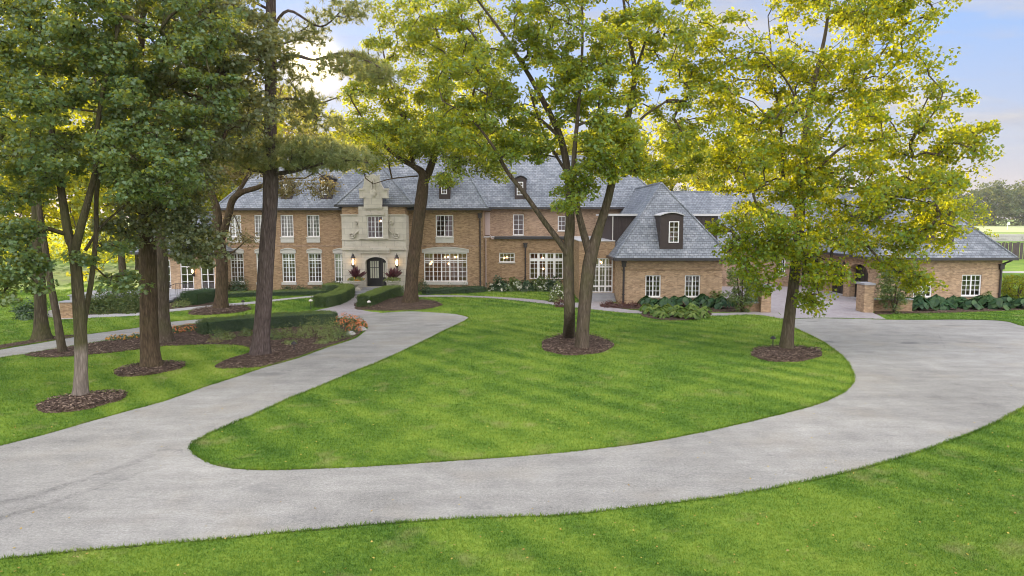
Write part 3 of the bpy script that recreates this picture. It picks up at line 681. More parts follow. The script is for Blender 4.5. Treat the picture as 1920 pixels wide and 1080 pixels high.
def window(parent, r, Y, cols, rows, posts=(), rails=(), inset=.07, curtain=None, sill=None, apron=None, arch=None, fw=.075, mw=.034, pw=.075, glow=None, name='window', body=None, depth=.08):
    """frame with glazing bars; pane, sill, apron panel and lintel are its sub-parts"""
    x0, z0, x1, z1 = r; yf = Y + inset; b = MB()
    b.box(x0, yf, z0, x0 + fw, yf + depth, z1); b.box(x1 - fw, yf, z0, x1, yf + depth, z1)
    b.box(x0 + fw, yf, z1 - fw, x1 - fw, yf + depth, z1); b.box(x0 + fw, yf, z0, x1 - fw, yf + depth, z0 + fw)
    ix0, ix1, iz0, iz1 = x0 + fw, x1 - fw, z0 + fw, z1 - fw
    zr = [iz0]
    for q in rails: zz = iz0 + (iz1 - iz0) * q; b.box(ix0, yf + .005, zz - pw / 2, ix1, yf + depth - .005, zz + pw / 2)
    for q in posts: xx = ix0 + (ix1 - ix0) * q; b.box(xx - pw / 2, yf - .004, iz0, xx + pw / 2, yf + depth - .012, iz1)
    for k in range(1, cols):
        q = k / cols
        if any(abs(q - p) < .3 / cols for p in posts): continue
        xx = ix0 + (ix1 - ix0) * q; b.box(xx - mw / 2, yf + .02, iz0, xx + mw / 2, yf + .058, iz1)
    for k in range(1, rows):
        q = k / rows
        if any(abs(q - p) < .3 / rows for p in rails): continue
        zz = iz0 + (iz1 - iz0) * q; b.box(ix0, yf + .024, zz - mw / 2, ix1, yf + .054, zz + mw / 2)
    if body is not None: pass
    fr = b.build(name, 'white', parent)
    g = MB(); g.face((ix0, yf + .04, iz0), (ix1, yf + .04, iz0), (ix1, yf + .04, iz1), (ix0, yf + .04, iz1)); g.build('pane', 'glass', fr)
    if curtain:
        c = MB()
        nseg = 16
        for s_ in range(nseg):
            xa = ix0 + (ix1 - ix0) * s_ / nseg; xb = ix0 + (ix1 - ix0) * (s_ + 1) / nseg
            dy = .03 * (s_ % 2); c.face((xa, yf + .2 + dy, iz1 - (iz1 - iz0) * curtain), (xb, yf + .23 - dy, iz1 - (iz1 - iz0) * curtain), (xb, yf + .23 - dy, iz1), (xa, yf + .2 + dy, iz1))
        c.build('curtain', 'curtain', fr)
    if sill:
        c = MB(); c.box(x0 - .06, Y - .09, z0 - sill, x1 + .06, Y + .05, z0 - .004); c.build('sill', 'trimgrey', fr)
    if apron:
        c = MB(); c.box(x0 - .02, Y - .05, z0 - apron, x1 + .02, Y + .04, z0 - .004); c.box(x0 - .06, Y - .09, z0 - .09, x1 + .06, Y - .053, z0 - .006); c.build('apron_panel', 'trimgrey', fr)
    if arch:
        c = MB(); ra, hh = arch; xa, xb = x0 - ra, x1 + ra; n = 14
        top = [(xa + (xb - xa) * k / n, z1 + .20 + hh * math.sin(math.pi * k / n) ** .8) for k in range(n + 1)]
        c.prism([(xa, z1 + .008)] + top + [(xb, z1 + .008)], Y - .07, Y + .03)
        cap = [(x, z) for x, z in top] + [(x, z + .07) for x, z in top[::-1]]
        c.prism(cap, Y - .13, Y + .02); c.build('lintel', 'trimgrey', fr)
    if glow:
        for gx, gz in glow:
            c = MB(); c.lathe((ix0 + (ix1 - ix0) * gx, yf + .9, iz0 + (iz1 - iz0) * gz), [(.02, -.08), (.07, -.04), (.075, .02), (.02, .07)], 8); c.build('room_lamp', 'roomglow', fr)
    return fr
def roof(parent, x0, x1, y0, y1, z, r0, r1, mat='slate', fascia=.16, name='roof', skip=()):
    """hipped roof over an eaves rectangle with ridge points r0, r1 (equal for a pyramid)"""
    A, B_, C_, D_ = (x0, y0, z), (x1, y0, z), (x1, y1, z), (x0, y1, z)
    b = MB()
    if abs(r0[1] - r1[1]) < 1e-6: faces = [(A, B_, r1, r0), (B_, C_, r1), (C_, D_, r0, r1), (D_, A, r0)]   # ridge along x
    else: faces = [(A, B_, r0), (B_, C_, r1, r0), (C_, D_, r1), (D_, A, r0, r1)]                             # ridge along y, r0 in front
    for f in faces: b.face(*f)
    b.cur = 1
    b.face((x0, y0, z - fascia), (x1, y0, z - fascia), (x1, y1, z - fascia), (x0, y1, z - fascia))
    o = b.build(name, [mat, 'gutter'], parent)
    h = MB()
    lip = .05
    h.box(x0 - lip, y0 - lip - .07, z - fascia, x1 + lip, y0 - .002, z + .012); h.box(x0 - lip - .07, y0 - .002, z - fascia, x0 - .002, y1, z + .012); h.box(x1 + .002, y0 - .002, z - fascia, x1 + lip + .07, y1, z + .012)
    h.build('gutter', 'gutter', o)
    c = MB()
    for p, q in ((A, r0), (B_, r1 if abs(r0[1] - r1[1]) < 1e-6 else r0), (r0, r1)):
        if np.linalg.norm(np.array(p) - np.array(q)) > .1:
            pp = [np.array(p) + (np.array(q) - np.array(p)) * t + np.array([0, 0, .03]) for t in np.linspace(0, 1, 12)]
            c.tube(pp, .075, 6)
    c.build('ridge_cap', mat, o)
    return o
def dormer(parent, r, Y, Yb, winr, cols, rows, posts=(), mat='darkwood', arch=.25, lead='gutter'):
    """dark dormer: body in front of the roof slope with a curved lead top, and a white window"""
    x0, z0, x1, z1 = r; b = MB(); n = 10
    prof = [(x0, z0)] + [(x0 + (x1 - x0) * k / n, z1 - arch + arch * math.sin(math.pi * k / n)) for k in range(n + 1)] + [(x1, z0)]
    wx0, wz0, wx1, wz1 = winr
    # front with the window opening left free: four strips
    b.box(x0, Y, z0, wx0, Y + .1, wz1); b.box(wx1, Y, z0, x1, Y + .1, wz1); b.box(wx0, Y, z0, wx1, Y + .1, wz0)
    b.prism([(x0, wz1)] + prof[1:-1] + [(x1, wz1)], Y, Y + .1)
    for xa, xb in ((x0, x0 + .05), (x1 - .05, x1)): b.box(xa, Y + .1, z0, xb, Yb, z1 - arch)
    d = b.build('dormer', mat, parent)
    c = MB(); top = prof[1:-1]; e = .07
    tt = [(x0 - e + (x1 - x0 + 2 * e) * k / n, z1 - arch + .004 + (arch + .03) * math.sin(math.pi * k / n)) for k in range(n + 1)]
    c.prism(tt + [(x, z + .06) for x, z in tt[::-1]], Y - .10, Yb); c.build('dormer_roof', lead, d)
    b2 = MB(); b2.face((x0 + .06, Y + .5, z0), (x1 - .06, Y + .5, z0), (x1 - .06, Y + .5, z1 - arch), (x0 + .06, Y + .5, z1 - arch)); b2.build('dormer_lining', 'interior', d)
    window(d, winr, Y - .02, cols, rows, posts=posts, inset=0, fw=.06, mw=.035, pw=.06)
    return d
def downspout(parent, x, y, z0, z1, r=.055, mat='metal', head=True):
    b = MB(); b.tube([(x, y, z0), (x, y, z1)], r, 8)
    if head: b.box(x - .14, y - .11, z1 - .35, x + .14, y + .08, z1 - .02); b.box(x - .18, y - .14, z1 - .06, x + .18, y + .08, z1 + .02)
    for z in np.arange(z0 + .6, z1 - .5, 1.6): b.box(x - .09, y - .03, z, x + .09, y + .07, z + .06)
    return b.build('downspout', mat, parent)

# ------------------------------------------------------------------ the mansion
H = thing('mansion', 'long two-storey tan brick mansion with hipped slate roofs and stone entrance bay', 'mansion', (-6, 55.7, 0))
YA, YC, YU, YD, YW, YB = 55.7, 56.6, 59.5, 49.5, 46.7, 54.0
XA0, XA1 = -23.2, -2.33
ZE = 6.45
# windows of the main block (photographed opening sizes)
low = [(432, 457), (481, 506), (529, 554), (578, 603), (627, 652)]
lowr = [rect_px(a, 475, b, 529, YA) for a, b in low]
upr = [rect_px(a, 403, b, 444, YA) for a, b in ((428, 452), (477, 501), (526, 550), (575, 599))]
bup = rect_px(817, 403, 850, 444, YA); bbig = rect_px(795, 474, 876, 528, YA)
allr = lowr + upr + [bup, bbig]
b = MB(); wall(b, (XA0, YA), (1, 0), (0, 1), XA1 - XA0, 0, ZE, [(r[0] - XA0, r[1], r[2] - XA0, r[3]) for r in allr])
wall(b, (XA1, YA), (0, 1), (-1, 0), 8.8, 0, ZE); wall(b, (XA0, YA), (0, 1), (1, 0), 8.8, 0, ZE); wall(b, (XA0, YA + 8.8), (1, 0), (0, -1), XA1 - XA0, 0, ZE)
zc = P(600, 461, YA)[2]
b.build('wall', 'brick', H)
b = MB(); b.box(XA0, YA - .03, zc - .05, -13.3, YA - .002, zc + .05); b.build('string_course', 'brickred', H); b = MB(); b.box(-8.2, YA - .03, zc - .05, XA1, YA - .002, zc + .05); b.build('string_course', 'brickred', H)
b = MB(); b.face((XA0 + .1, YA + 2.2, .1), (XA1 - .1, YA + 2.2, .1), (XA1 - .1, YA + 2.2, 6.3), (XA0 + .1, YA + 2.2, 6.3)); b.face((XA0 + .1, YA + .3, 3.35), (XA1 - .1, YA + .3, 3.35), (XA1 - .1, YA + 2.2, 3.35), (XA0 + .1, YA + 2.2, 3.35)); b.build('interior_wall', 'interior', H)
for i, r in enumerate(lowr): window(H, r, YA, 4, 6, posts=(.5,), rails=(.775,), sill=.2, arch=(.08, .16), curtain=(.0, .0, .0, 0, .9)[i])
for r in upr: window(H, r, YA, 4, 5, posts=(.5,), curtain=1.0, apron=.46)
window(H, bup, YA, 4, 4, posts=(.5,), apron=.48)
window(H, bbig, YA, 10, 6, posts=(.2, .4, .6, .8), rails=(.74,), sill=.24, arch=(.14, .22), glow=[(.13, .66), (.46, .84), (.53, .86), (.70, .85), (.55, .6), (.1, .6), (.77, .86)], pw=.09)
rf = roof(H, XA0 - .4, -1.9, 55.25, 65.0, ZE + .16, (-19.8, 60.1, 11.3), (-4.75, 60.1, 11.3))
for wr, br in (((531, 345, 541, 365), (526, 340, 547, 373)), ((603, 338, 615, 365), (600, 329, 622, 373)), ((827, 337, 838, 364), (823, 325, 844, 373))):
    yd = 56.0; dormer(H, rect_px(*br, yd), yd, 58.6, rect_px(*wr, yd), 2, 4)
downspout(H, P(900, 400, YA)[0], YA - .09, .1, 6.2)
# upper storey of the right range, set back behind the flat lead roof
b = MB(); cu = [rect_px(962, 402, 982, 441, YU), rect_px(1046, 405, 1061, 433, YU), rect_px(1126, 401, 1142, 432, YU)]
XC1 = 13.0
wall(b, (XA1 - 3, YU), (1, 0), (0, 1), XC1 - XA1 + 3, 4.0, 6.6, [(r[0] - XA1 + 3, r[1], r[2] - XA1 + 3, r[3]) for r in cu]); wall(b, (XC1, YU), (0, 1), (-1, 0), 9, 0, 6.6); wall(b, (XA1 - 3, YU + 9), (1, 0), (0, -1), XC1 - XA1 + 3, 0, 6.6)
b.build('wall', 'brickred', H)
b = MB(); b.face((XA1, YU + 2, 3), (XC1, YU + 2, 3), (XC1, YU + 2, 6.5), (XA1, YU + 2, 6.5)); b.build('interior_wall', 'interior', H)
window(H, cu[0], YU, 2, 4, apron=None, sill=.06); window(H, cu[1], YU, 2, 3, sill=.06); window(H, cu[2], YU, 2, 3, sill=.06)
roof(H, -9.5, XC1 + .5, YU - .45, 69, 6.74, (-6.0, 64.2, 11.4), (9.2, 64.2, 11.4))
dormer(H, rect_px(965, 331, 987, 374, 59.8), 59.8, 62.3, rect_px(969, 341, 981, 366, 59.8), 2, 4)
b = MB(); a = rect_px(909, 398, 919, 441, YU - .06); b.box(a[0], YU - .06, a[1], a[2], YU - .002, a[3]); b.build('return_panel', 'pinkstucco', H)
b = MB(); xq = P(911, 480, YC)[0]; b.tube([(xq, YC - .06, .1), (xq, YC - .06, 4.2)], .045, 8); b.tube([(P(919, 441, YC)[0], YC - .06, 4.45), (P(921, 447, YC)[0], YC - .1, 4.2), (P(926, 447, YC)[0], YC - .1, 4.12)], .05, 8); b.build('downspout', 'pinkstucco', H)
# lower storey of the right range
XD0, XW0, XW1 = 4.8, 7.36, 14.2
b = MB(); cl = [rect_px(936, 474, 965, 492, YC), rect_px(993, 474, 1056, 523, YC)]
wall(b, (XA1 - .2, YC), (1, 0), (0, 1), XD0 - XA1 + .6, 0, 4.25, [(r[0] - XA1 + .2, r[1], r[2] - XA1 + .2, r[3]) for r in cl])
b.build('wall', 'brick', H)
b = MB(); b.face((XA1, YC + 2, 0), (XD0, YC + 2, 0), (XD0, YC + 2, 4.1), (XA1, YC + 2, 4.1)); b.build('interior_wall', 'interior', H)
b = MB(); b.box(XA1, YC - .02, 4.254, XW0 + .2, YU, 4.29); b.build('flat_roof', 'leadflat', H)
b = MB(); b.box(XA1 + .9, YC - .22, 4.13, XD0 - .05, YC - .02, 4.36); b.build('gutter', 'gutter', H)
window(H, cl[0], YC, 4, 2, sill=.07, glow=[(.5, .45), (.3, .4)])
window(H, cl[1], YC, 8, 5, posts=(.25, .5, .75), rails=(.74,), pw=.2, glow=[(.42, .35), (.4, .8)])
for u in (985,): downspout(H, P(u, 500, YC)[0], YC - .09, .3, P(985, 456, YC)[2])
downspout(H, P(1081, 500, YC)[0] , YC - .3, .1, P(1081, 460, YC)[2], head=False); 
# garden door block
dr = rect_px(1098, 484, 1149, 551, YD); z0d = .52
b = MB(); wall(b, (XD0, YD), (1, 0), (0, 1), XW0 - XD0, 0, 4.2, [(dr[0] - XD0, z0d, dr[2] - XD0, dr[3])]); wall(b, (XD0, YD), (0, 1), (1, 0), YC - YD, 0, 4.2); b.build('wall', 'brick', H)
b = MB(); b.box(XD0 - .05, YD - .05, 4.204, XW0, YC - .05, 4.26); b.build('flat_roof', 'leadflat', H)
dr = (dr[0], z0d + .01, dr[2], dr[3])
window(H, dr, YD, 8, 6, posts=(.2, .5, .75), rails=(.16, .77), pw=.12, glow=[(.6, .89), (.66, .87)], name='garden_door', curtain=None)
b = MB(); b.face((XD0 + .1, YD + 2.4, .3), (XW0, YD + 2.4, .3), (XW0, YD + 2.4, 4.1), (XD0 + .1, YD + 2.4, 4.1)); b.build('interior_wall', 'curtain', H)
b = MB()
for k in range(3): b.box(XD0 + .25, YD - .32 - .36 * (2 - k), 0, XW0 - .05, YD - .003, .17 * (k + 1) - .01 * (k == 2))
b.build('step', 'flagstone', H)
# hipped front wing
wl = [rect_px(1210, 516, 1239, 557, YW), rect_px(1284, 516, 1313, 557, YW)]
b = MB(); wall(b, (XW0, YW), (1, 0), (0, 1), XW1 - XW0, 0, 3.1, [(r[0] - XW0, r[1], r[2] - XW0, r[3]) for r in wl]); wall(b, (XW0, YW), (0, 1), (1, 0), 13, 0, 3.1); wall(b, (XW1, YW), (0, 1), (-1, 0), 13, 0, 3.1); b.build('wall', 'brickpale', H)
b = MB(); b.face((XW0, YW + 2, 0), (XW1, YW + 2, 0), (XW1, YW + 2, 3), (XW0, YW + 2, 3)); b.build('interior_wall', 'interior', H)
b = MB(); b.box(XW0 - .02, YW - .03, 2.35, XW1 + .02, YW - .002, 2.42); b.build('string_course', 'brick', H)
for r in wl: window(H, r, YW, 4, 4, posts=(.5,), sill=.06)
roof(H, XW0 - .5, XW1 + .5, YW - .5, 66, 3.2, (10.75, 50.4, 8.35), (10.75, 62, 8.35))
downspout(H, P(1169, 520, YW)[0], YW - .1, .1, 2.95, .07)
wd = 46.65; dormer(H, rect_px(1238, 400, 1281, 467, wd), wd, 49.2, rect_px(1254, 415, 1273, 455, wd), 2, 4, arch=.17, lead='leadflat')
b = MB(); b.box(7.2, 50.4, 3.9, 14.9, 58, 6.0)
for x in np.arange(7.3, 14.9, .32): b.box(x, 50.36, 3.9, x + .05, 50.398, 6.0)
sd = b.build('box_dormer', 'darkwood', H)
b = MB(); b.box(7.0, 50.2, 6.004, 15.1, 58.2, 6.16); b.build('dormer_roof', 'leadflat', sd)
b = MB(); b.tube([(7.28, 50.3, 4.2), (7.28, 50.3, 6.0)], .04, 8); b.build('downspout', 'trimgrey', sd)
# entrance bay
X0, X1 = -13.17, -8.28; zst = P(700, 404, YB)[2]; zband = P(700, 467, YB)[2]
uw = rect_px(688, 405, 718, 446, YB - .2); dx0, _, dx1, dz1 = rect_px(686, 482, 725, 535, YB); dz0 = .48
b = MB(); wall(b, (X0, YB), (1, 0), (0, 1), X1 - X0, zst, 6.8); wall(b, (X0, YB), (0, 1), (1, 0), 2, zst, 6.8); wall(b, (X1, YB), (0, 1), (-1, 0), 2, zst, 6.8); b.build('wall', 'brick', H)
b = MB()
wall(b, (X0 - .04, YB - .04), (1, 0), (0, 1), X1 - X0 + .08, 0, zst, [(dx0 - X0 + .04, dz0, dx1 - X0 + .04, dz1), (uw[0] - X0 + .04, uw[1], uw[2] - X0 + .04, uw[3])], .5)
wall(b, (X0 - .04, YB - .04), (0, 1), (1, 0), 1.74, 0, zst); wall(b, (X1 + .04, YB - .04), (0, 1), (-1, 0), 1.74, 0, zst)
b.face((X0 - .04, YB - .04, zst), (X1 + .04, YB - .04, zst), (X1 + .04, YB, zst), (X0 - .04, YB, zst))
bay = b.build('stone_bay', 'stone', H)
def arch_fill(b, x0, x1, zs, zt, y0, y1, n=16):
    """two spandrels turning the square head of an opening into an arch that springs at zs"""
    cx = (x0 + x1) / 2
    arc = [(cx - (x1 - x0) / 2 * math.cos(math.pi * k / n), zs + (zt - zs) * math.sin(math.pi * k / n)) for k in range(n + 1)]
    b.prism([(x0, zt)] + arc[:n // 2 + 1], y0, y1); b.prism(arc[n // 2:] + [(x1, zt)], y0, y1)
b = MB(); arch_fill(b, dx0, dx1, dz1 - .42, dz1 - .004, YB - .036, YB + .40)
# surround, cornices, pilaster strips
aw = .16
n = 16; cx = (dx0 + dx1) / 2
b.box(dx0 - aw, YB - .16, .45, dx0 - .003, YB - .044, dz1 - .42); b.box(dx1 + .003, YB - .16, .45, dx1 + aw, YB - .044, dz1 - .42)
arc = lambda r, k, dz: (cx - ((dx1 - dx0) / 2 + r) * math.cos(math.pi * k / n), dz1 - .42 + (.42 + r) * math.sin(math.pi * k / n))
b.prism([arc(.003, k, 0) for k in range(n + 1)] + [arc(aw, k, 0) for k in range(n, -1, -1)], YB - .16, YB - .044)
b.build('door_surround', 'stone', bay)
b = MB(); pl, pr = P(674, 440, YB)[0], P(729, 440, YB)[0]
b.box(X0 - .12, YB - .15, zband - .07, X1 + .12, YB - .043, zband + .07); b.box(pl - .05, YB - .30, zband - .10, pr + .1, YB - .152, zband + .10); b.box(pl - .02, YB - .2, zband - .32, pr + .05, YB - .044, zband - .102)
zb2 = P(700, 449.5, YB)[2]; b.box(X0 - .07, YB - .09, zb2 - .04, X1 + .07, YB - .043, zb2 + .04)
b.box(X0 - .1, YB - .1, zst + .003, pl - .003, YB - .003, zst + .09); b.box(pr + .003, YB - .1, zst + .003, X1 + .1, YB - .003, zst + .09)
zsp = P(700, 380, YB)[2]
pa, pb = P(683, 440, YB)[0], P(722, 440, YB)[0]
# upper frontispiece: panels round the window
yp = YB - .2
b.box(pl, yp, zb2 + .045, uw[0] - .003, YB - .045, 6.72); b.box(uw[2] + .003, yp, zb2 + .045, pr, YB - .045, 6.72); b.box(uw[0] - .002, yp + .004, uw[3] + .003, uw[2] + .002, YB - .045, 6.72); b.box(uw[0] - .002, yp + .004, zb2 + .045, uw[2] + .002, YB - .045, uw[1] - .003)
b.box(uw[0] - .12, yp - .08, uw[3] + .06, uw[2] + .12, yp - .002, uw[3] + .26); b.box(uw[0] - .1, yp - .07, uw[1] - .12, uw[2] + .1, yp - .002, uw[1] - .02)
b.build('cornice', 'stone', bay)
b = MB(); gb = [(683, 391), (683, 371), (675.5, 370.5), (675, 356), (680, 355), (682.5, 350), (684.5, 342), (685.5, 329.5), (693, 329.5), (700, 325.5), (707, 329.5), (711.5, 330), (712.5, 338), (716, 347), (721, 354.5), (728, 356), (727.5, 370.5), (717, 371), (717, 391)]
gw = [(P(u, 360, YB)[0], P(u, v, YB - .25)[2]) for u, v in gb]
b.prism(gw, YB - .3, YB + .25)
for (u0, v0, u1, v1) in ((673, 353.5, 682, 356.5), (720, 353.5, 730, 356.5), (674, 369, 684, 372), (716, 369, 729, 372), (684, 327.5, 692, 330), (708, 327.5, 713, 330)):
    r = rect_px(u0, v0, u1, v1, YB - .3); b.box(r[0], YB - .36, r[1], r[2], YB - .302, r[3])
gab = b.build('gable', 'stone', bay)
b = MB(); c0 = P(700, 362, YB - .3); b.lathe((0, 0, 0), [(.01, -.05), (.22, 0), (.24, .03), (.16, .07), (.01, .09)], 20)
b.v = [(x + c0[0], YB - .30 - z * 1.2, y * 1.35 + c0[2]) for x, y, z in b.v]
b.tube([(c0[0] - .08, YB - .33, c0[2] + .3), (c0[0] - .1, YB - .36, c0[2] + .75), (c0[0], YB - .34, c0[2] + 1.1)], .06, 6); b.tube([(c0[0] + .08, YB - .33, c0[2] + .3), (c0[0] + .1, YB - .36, c0[2] + .75), (c0[0], YB - .34, c0[2] + 1.1)], .06, 6)
b.build('cartouche', 'stone', gab)
for sgn, (ua, va), (ub, vb) in ((1, (668, 418), (660, 441)), (-1, (734, 418), (743, 441))):
    b = MB(); A_ = P(ua, va, YB - .08); B_ = P(ub, vb, YB - .08)
    def spiral(c, r, a0, turns):
        return [np.array([c[0] + sgn * r * (1 - .8 * t) * math.cos(a0 + turns * 6.283 * t), YB - .1, c[2] + r * (1 - .8 * t) * math.sin(a0 + turns * 6.283 * t)]) for t in np.linspace(0, 1, 26)]
    s1 = spiral(A_, .17, 0, 1.5); s2 = spiral(B_, .25, 0.2, -1.5)
    mid = [np.array([A_[0] + sgn * .22, YB - .1, A_[2] - .25]), np.array([A_[0] + sgn * .17, YB - .1, A_[2] - .6]), np.array([B_[0] + sgn * .25, YB - .1, B_[2] + .12])]
    b.tube(s1[::-1] + mid + s2, .05, 6); b.build('scroll', 'stone', bay)
window(H, uw, YB - .2, 4, 4, posts=(.5,), inset=.1, glow=[(.75, .8)])
b = MB(); b.face((X0 + .1, YA, 3), (X1 - .1, YA, 3), (X1 - .1, YA, 6.5), (X0 + .1, YA, 6.5)); b.build('interior_wall', 'interior', H)
roof(H, -13.65, -7.62, YB - .05, 60, 6.86, (-10.62, 56.6, 10.1), (-10.62, 60.0, 10.1))
# front door in its arched recess
yd = YB + .46
b = MB(); b.box(dx0 - .02, yd, .45, dx1 + .02, yd + .08, dz1 + .02); do = b.build('front_door', 'door', H)
xm = dx0 + (dx1 - dx0) * .36
b = MB(); b.face((xm - .34, yd - .012, 1.12), (xm + .36, yd - .012, 1.12), (xm + .36, yd - .012, 2.5), (xm - .34, yd - .012, 2.5)); b.face((dx1 - .38, yd - .012, 1.2), (dx1 - .1, yd - .012, 1.2), (dx1 - .1, yd - .012, 2.35), (dx1 - .38, yd - .012, 2.35)); b.build('door_glass', 'curtain', do)
b = MB()
for q in (-.34, -.17, .01, .19, .36): b.box(xm + q - .02, yd - .05, 1.1, xm + q + .02, yd - .016, 2.52)
for z in (1.1, 1.95, 2.5): b.box(xm - .36, yd - .056, z - .02, xm + .38, yd - .012, z + .03)
for q in (.38, .24, .1): b.box(dx1 - q - .015, yd - .05, 1.2, dx1 - q + .015, yd - .016, 2.35)
b.box(dx0 + (dx1 - dx0) * .70, yd - .05, .5, dx0 + (dx1 - dx0) * .78, yd - .002, dz1 - .1)
b.build('door_grille', 'metal', do)
b = MB(); s0, s1 = P(657, 548, 52.8)[0], P(697, 548, 52.8)[0]
b.box(s0 - .2, 52.55, 0, s1 + .35, YB - .05, .30); b.box(s0, 52.1, 0, s1, 52.547, .15); b.box(dx0 - .15, 53.3, .304, dx1 + .15, YB + .45, .47)
b.build('step', 'flagstone', H)
# one-storey garden room on the left
YL, LX0, LX1, zt = 53.3, -28.6, -22.7, .36
ld = [rect_px(298, 487, 320, 545, YL), rect_px(338, 487, 363, 545, YL), rect_px(376, 487, 402, 543, YL)]; ld = [(r[0], zt, r[2], r[3]) for r in ld]
b = MB(); wall(b, (LX0, YL), (1, 0), (0, 1), LX1 - LX0, 0, 3.1, [(r[0] - LX0, r[1], r[2] - LX0, r[3]) for r in ld]); wall(b, (LX1, YL), (0, 1), (-1, 0), 5, 0, 3.1); wall(b, (LX0, YL), (0, 1), (1, 0), 9, 0, 3.1); b.build('wall', 'brickpale', H)
b = MB(); b.face((LX0 + .1, YL + 2.5, 0), (LX1, YL + 2.5, 0), (LX1, YL + 2.5, 3), (LX0 + .1, YL + 2.5, 3)); b.build('interior_wall', 'interior', H)
for r in ld: window(H, r, YL, 2, 4, posts=(.5,), rails=(.78,), pw=.06, mw=.03, name='garden_door')
roof(H, LX0 - .5, LX1 + .4, YL - .5, 64, 3.25, (-25.7, 56.8, 6.3), (-25.7, 62, 6.3))
b = MB(); b.box(LX0 - 3, 49.2, 0, -24.6 + 2.2, YL - .002, zt - .02); b.box(LX0 - 3.1, 49.1, zt - .016, -22.3, YL - .004, zt + .03)
tw = b.build('terrace', 'flagstone', H)
b = MB()
for k in range(3): b.box(-26.2, 45.8 + k * 1.1, 0, -23.6, 49.08, .115 * (k + 1))
b.build('terrace_step', 'flagstone', tw)
def lantern(name, p, label, s=1.0):
    t = thing(name, label, 'lantern', p, None); x, y, z = p
    b = MB(); b.box(x - .13 * s, y - .13 * s, z - .34 * s, x + .13 * s, y + .13 * s, z - .30 * s)
    for sx in (-1, 1):
        for sy in (-1, 1): b.box(x + sx * .115 * s - .012, y + sy * .115 * s - .012, z - .3 * s, x + sx * .115 * s + .012, y + sy * .115 * s + .012, z + .26 * s)
    b.lathe((x, y, z + .26 * s), [(.2 * s, 0), (.17 * s, .06 * s), (.10 * s, .18 * s), (.10 * s, .24 * s), (.03 * s, .32 * s), (.01, .42 * s)], 8)
    b.lathe((x, y, z - .34 * s), [(.015, -.2 * s), (.05 * s, -.1 * s), (.12 * s, 0)], 8)
    b.tube([(x, y + .2, z - .45 * s), (x, y + .06, z - .55 * s), (x, y, z - .5 * s)], .02, 6); b.box(x - .06, y + .17, z - .6 * s, x + .06, y + .215, z + .1)
    b.build('cage', 'metal', t)
    g = MB(); g.lathe((x, y, z), [(.05 * s, -.26 * s), (.085 * s, -.18 * s), (.085 * s, .05 * s), (.04 * s, .16 * s)], 10); g.build('glowing_lamp', 'lampglow', t)
p1 = P(662, 490, YB - .28); p2 = P(744, 491, YB - .28)
lantern('wall_lantern', p1, 'lit black lantern on the stone bay, left of the front door'); lantern('wall_lantern', p2, 'lit black lantern on the stone bay, right of the front door')
p3 = P(361, 507, YL - .24); lantern('wall_lantern', p3, 'lit lantern on the brick garden room behind the trees', .8)

# ------------------------------------------------------------------ rear link and garage
K = thing('garage_wing', 'low tan brick garage wing with slate roof and arched doors on the paved court', 'garage', (25, 47, 0))
XG0, XG1, YG, YE = 25.0, 33.3, 47.0, 59.0
er = rect_px(1456, 485, 1473, 513, YE)
b = MB(); er2 = (P(1503, 525, YE)[0], .02, P(1514, 525, YE)[0], 2.2)
wall(b, (XW1, YE), (1, 0), (0, 1), XG0 - XW1, 0, 3.45, [(er[0] - XW1, er[1], er[2] - XW1, er[3]), (er2[0] - XW1, er2[1], er2[2] - XW1, er2[3])]); b.build('wall', 'brickred', K)
window(K, er, YE, 4, 3, posts=(.5,), sill=.25)
b = MB(); b.box(er2[0], YE + .1, .02, er2[2], YE + .16, 2.2); b.build('side_door', 'door', K)
b = MB(); b.face((XW1, YE + 1.5, 0), (XG0, YE + 1.5, 0), (XG0, YE + 1.5, 3.4), (XW1, YE + 1.5, 3.4)); b.build('interior_wall', 'interior', K)
roof(K, 10, 31, YE - .5, 70.5, 3.55, (14, 64.5, 8.2), (27, 64.5, 8.2))
gdo = [(48.5, 51.1), (52.1, 54.7), (55.7, 58.3)]
b = MB(); wall(b, (XG0, YG), (0, 1), (1, 0), 14, 0, 3.1, [(a - YG, .02, c - YG, 2.55) for a, c in gdo], .5)
gr = [rect_px(1713, 519, 1748, 557, YG), rect_px(1803, 515, 1840, 555, YG)]
wall(b, (XG0, YG), (1, 0), (0, 1), XG1 - XG0, 0, 3.1, [(r[0] - XG0, r[1], r[2] - XG0, r[3]) for r in gr]); wall(b, (XG1, YG), (0, 1), (-1, 0), 14, 0, 3.1)
b.build('wall', 'brickpale', K)
for a, c in gdo:
    b = MB(); n = 12; cy = (a + c) / 2
    arc = [(cy - (c - a) / 2 * math.cos(math.pi * k / n), 2.05 + .5 * math.sin(math.pi * k / n)) for k in range(n + 1)]
    f = lambda y, z, x: (x, y, z)
    b.prism([(a, 2.55)] + arc[:n // 2 + 1], XG0 + .004, XG0 + .35, f); b.prism(arc[n // 2:] + [(c, 2.55)], XG0 + .004, XG0 + .35, f)
    out = [(cy - ((c - a) / 2 + .22) * math.cos(math.pi * k / n), 2.05 + .72 * math.sin(math.pi * k / n)) for k in range(n + 1)]
    b.prism(arc + out[::-1], XG0 - .05, XG0 - .003, f)
    b.build('door_arch', 'brickpale', K)
    b = MB(); b.box(XG0 + .4, a, .02, XG0 + .46, c, 2.56)
    for q in range(1, 4): b.box(XG0 + .385, a, q * .63, XG0 + .398, c, q * .63 + .03)
    for q in np.linspace(a, c, 5)[1:-1]: b.box(XG0 + .38, q - .02, .02, XG0 + .399, q + .02, 2.5)
    b.build('garage_door', 'door', K)
    b = MB(); b.box(XG0 - .12, a, .012, XG0 + .38, c, .05); b.build('door_threshold', 'concrete', K)
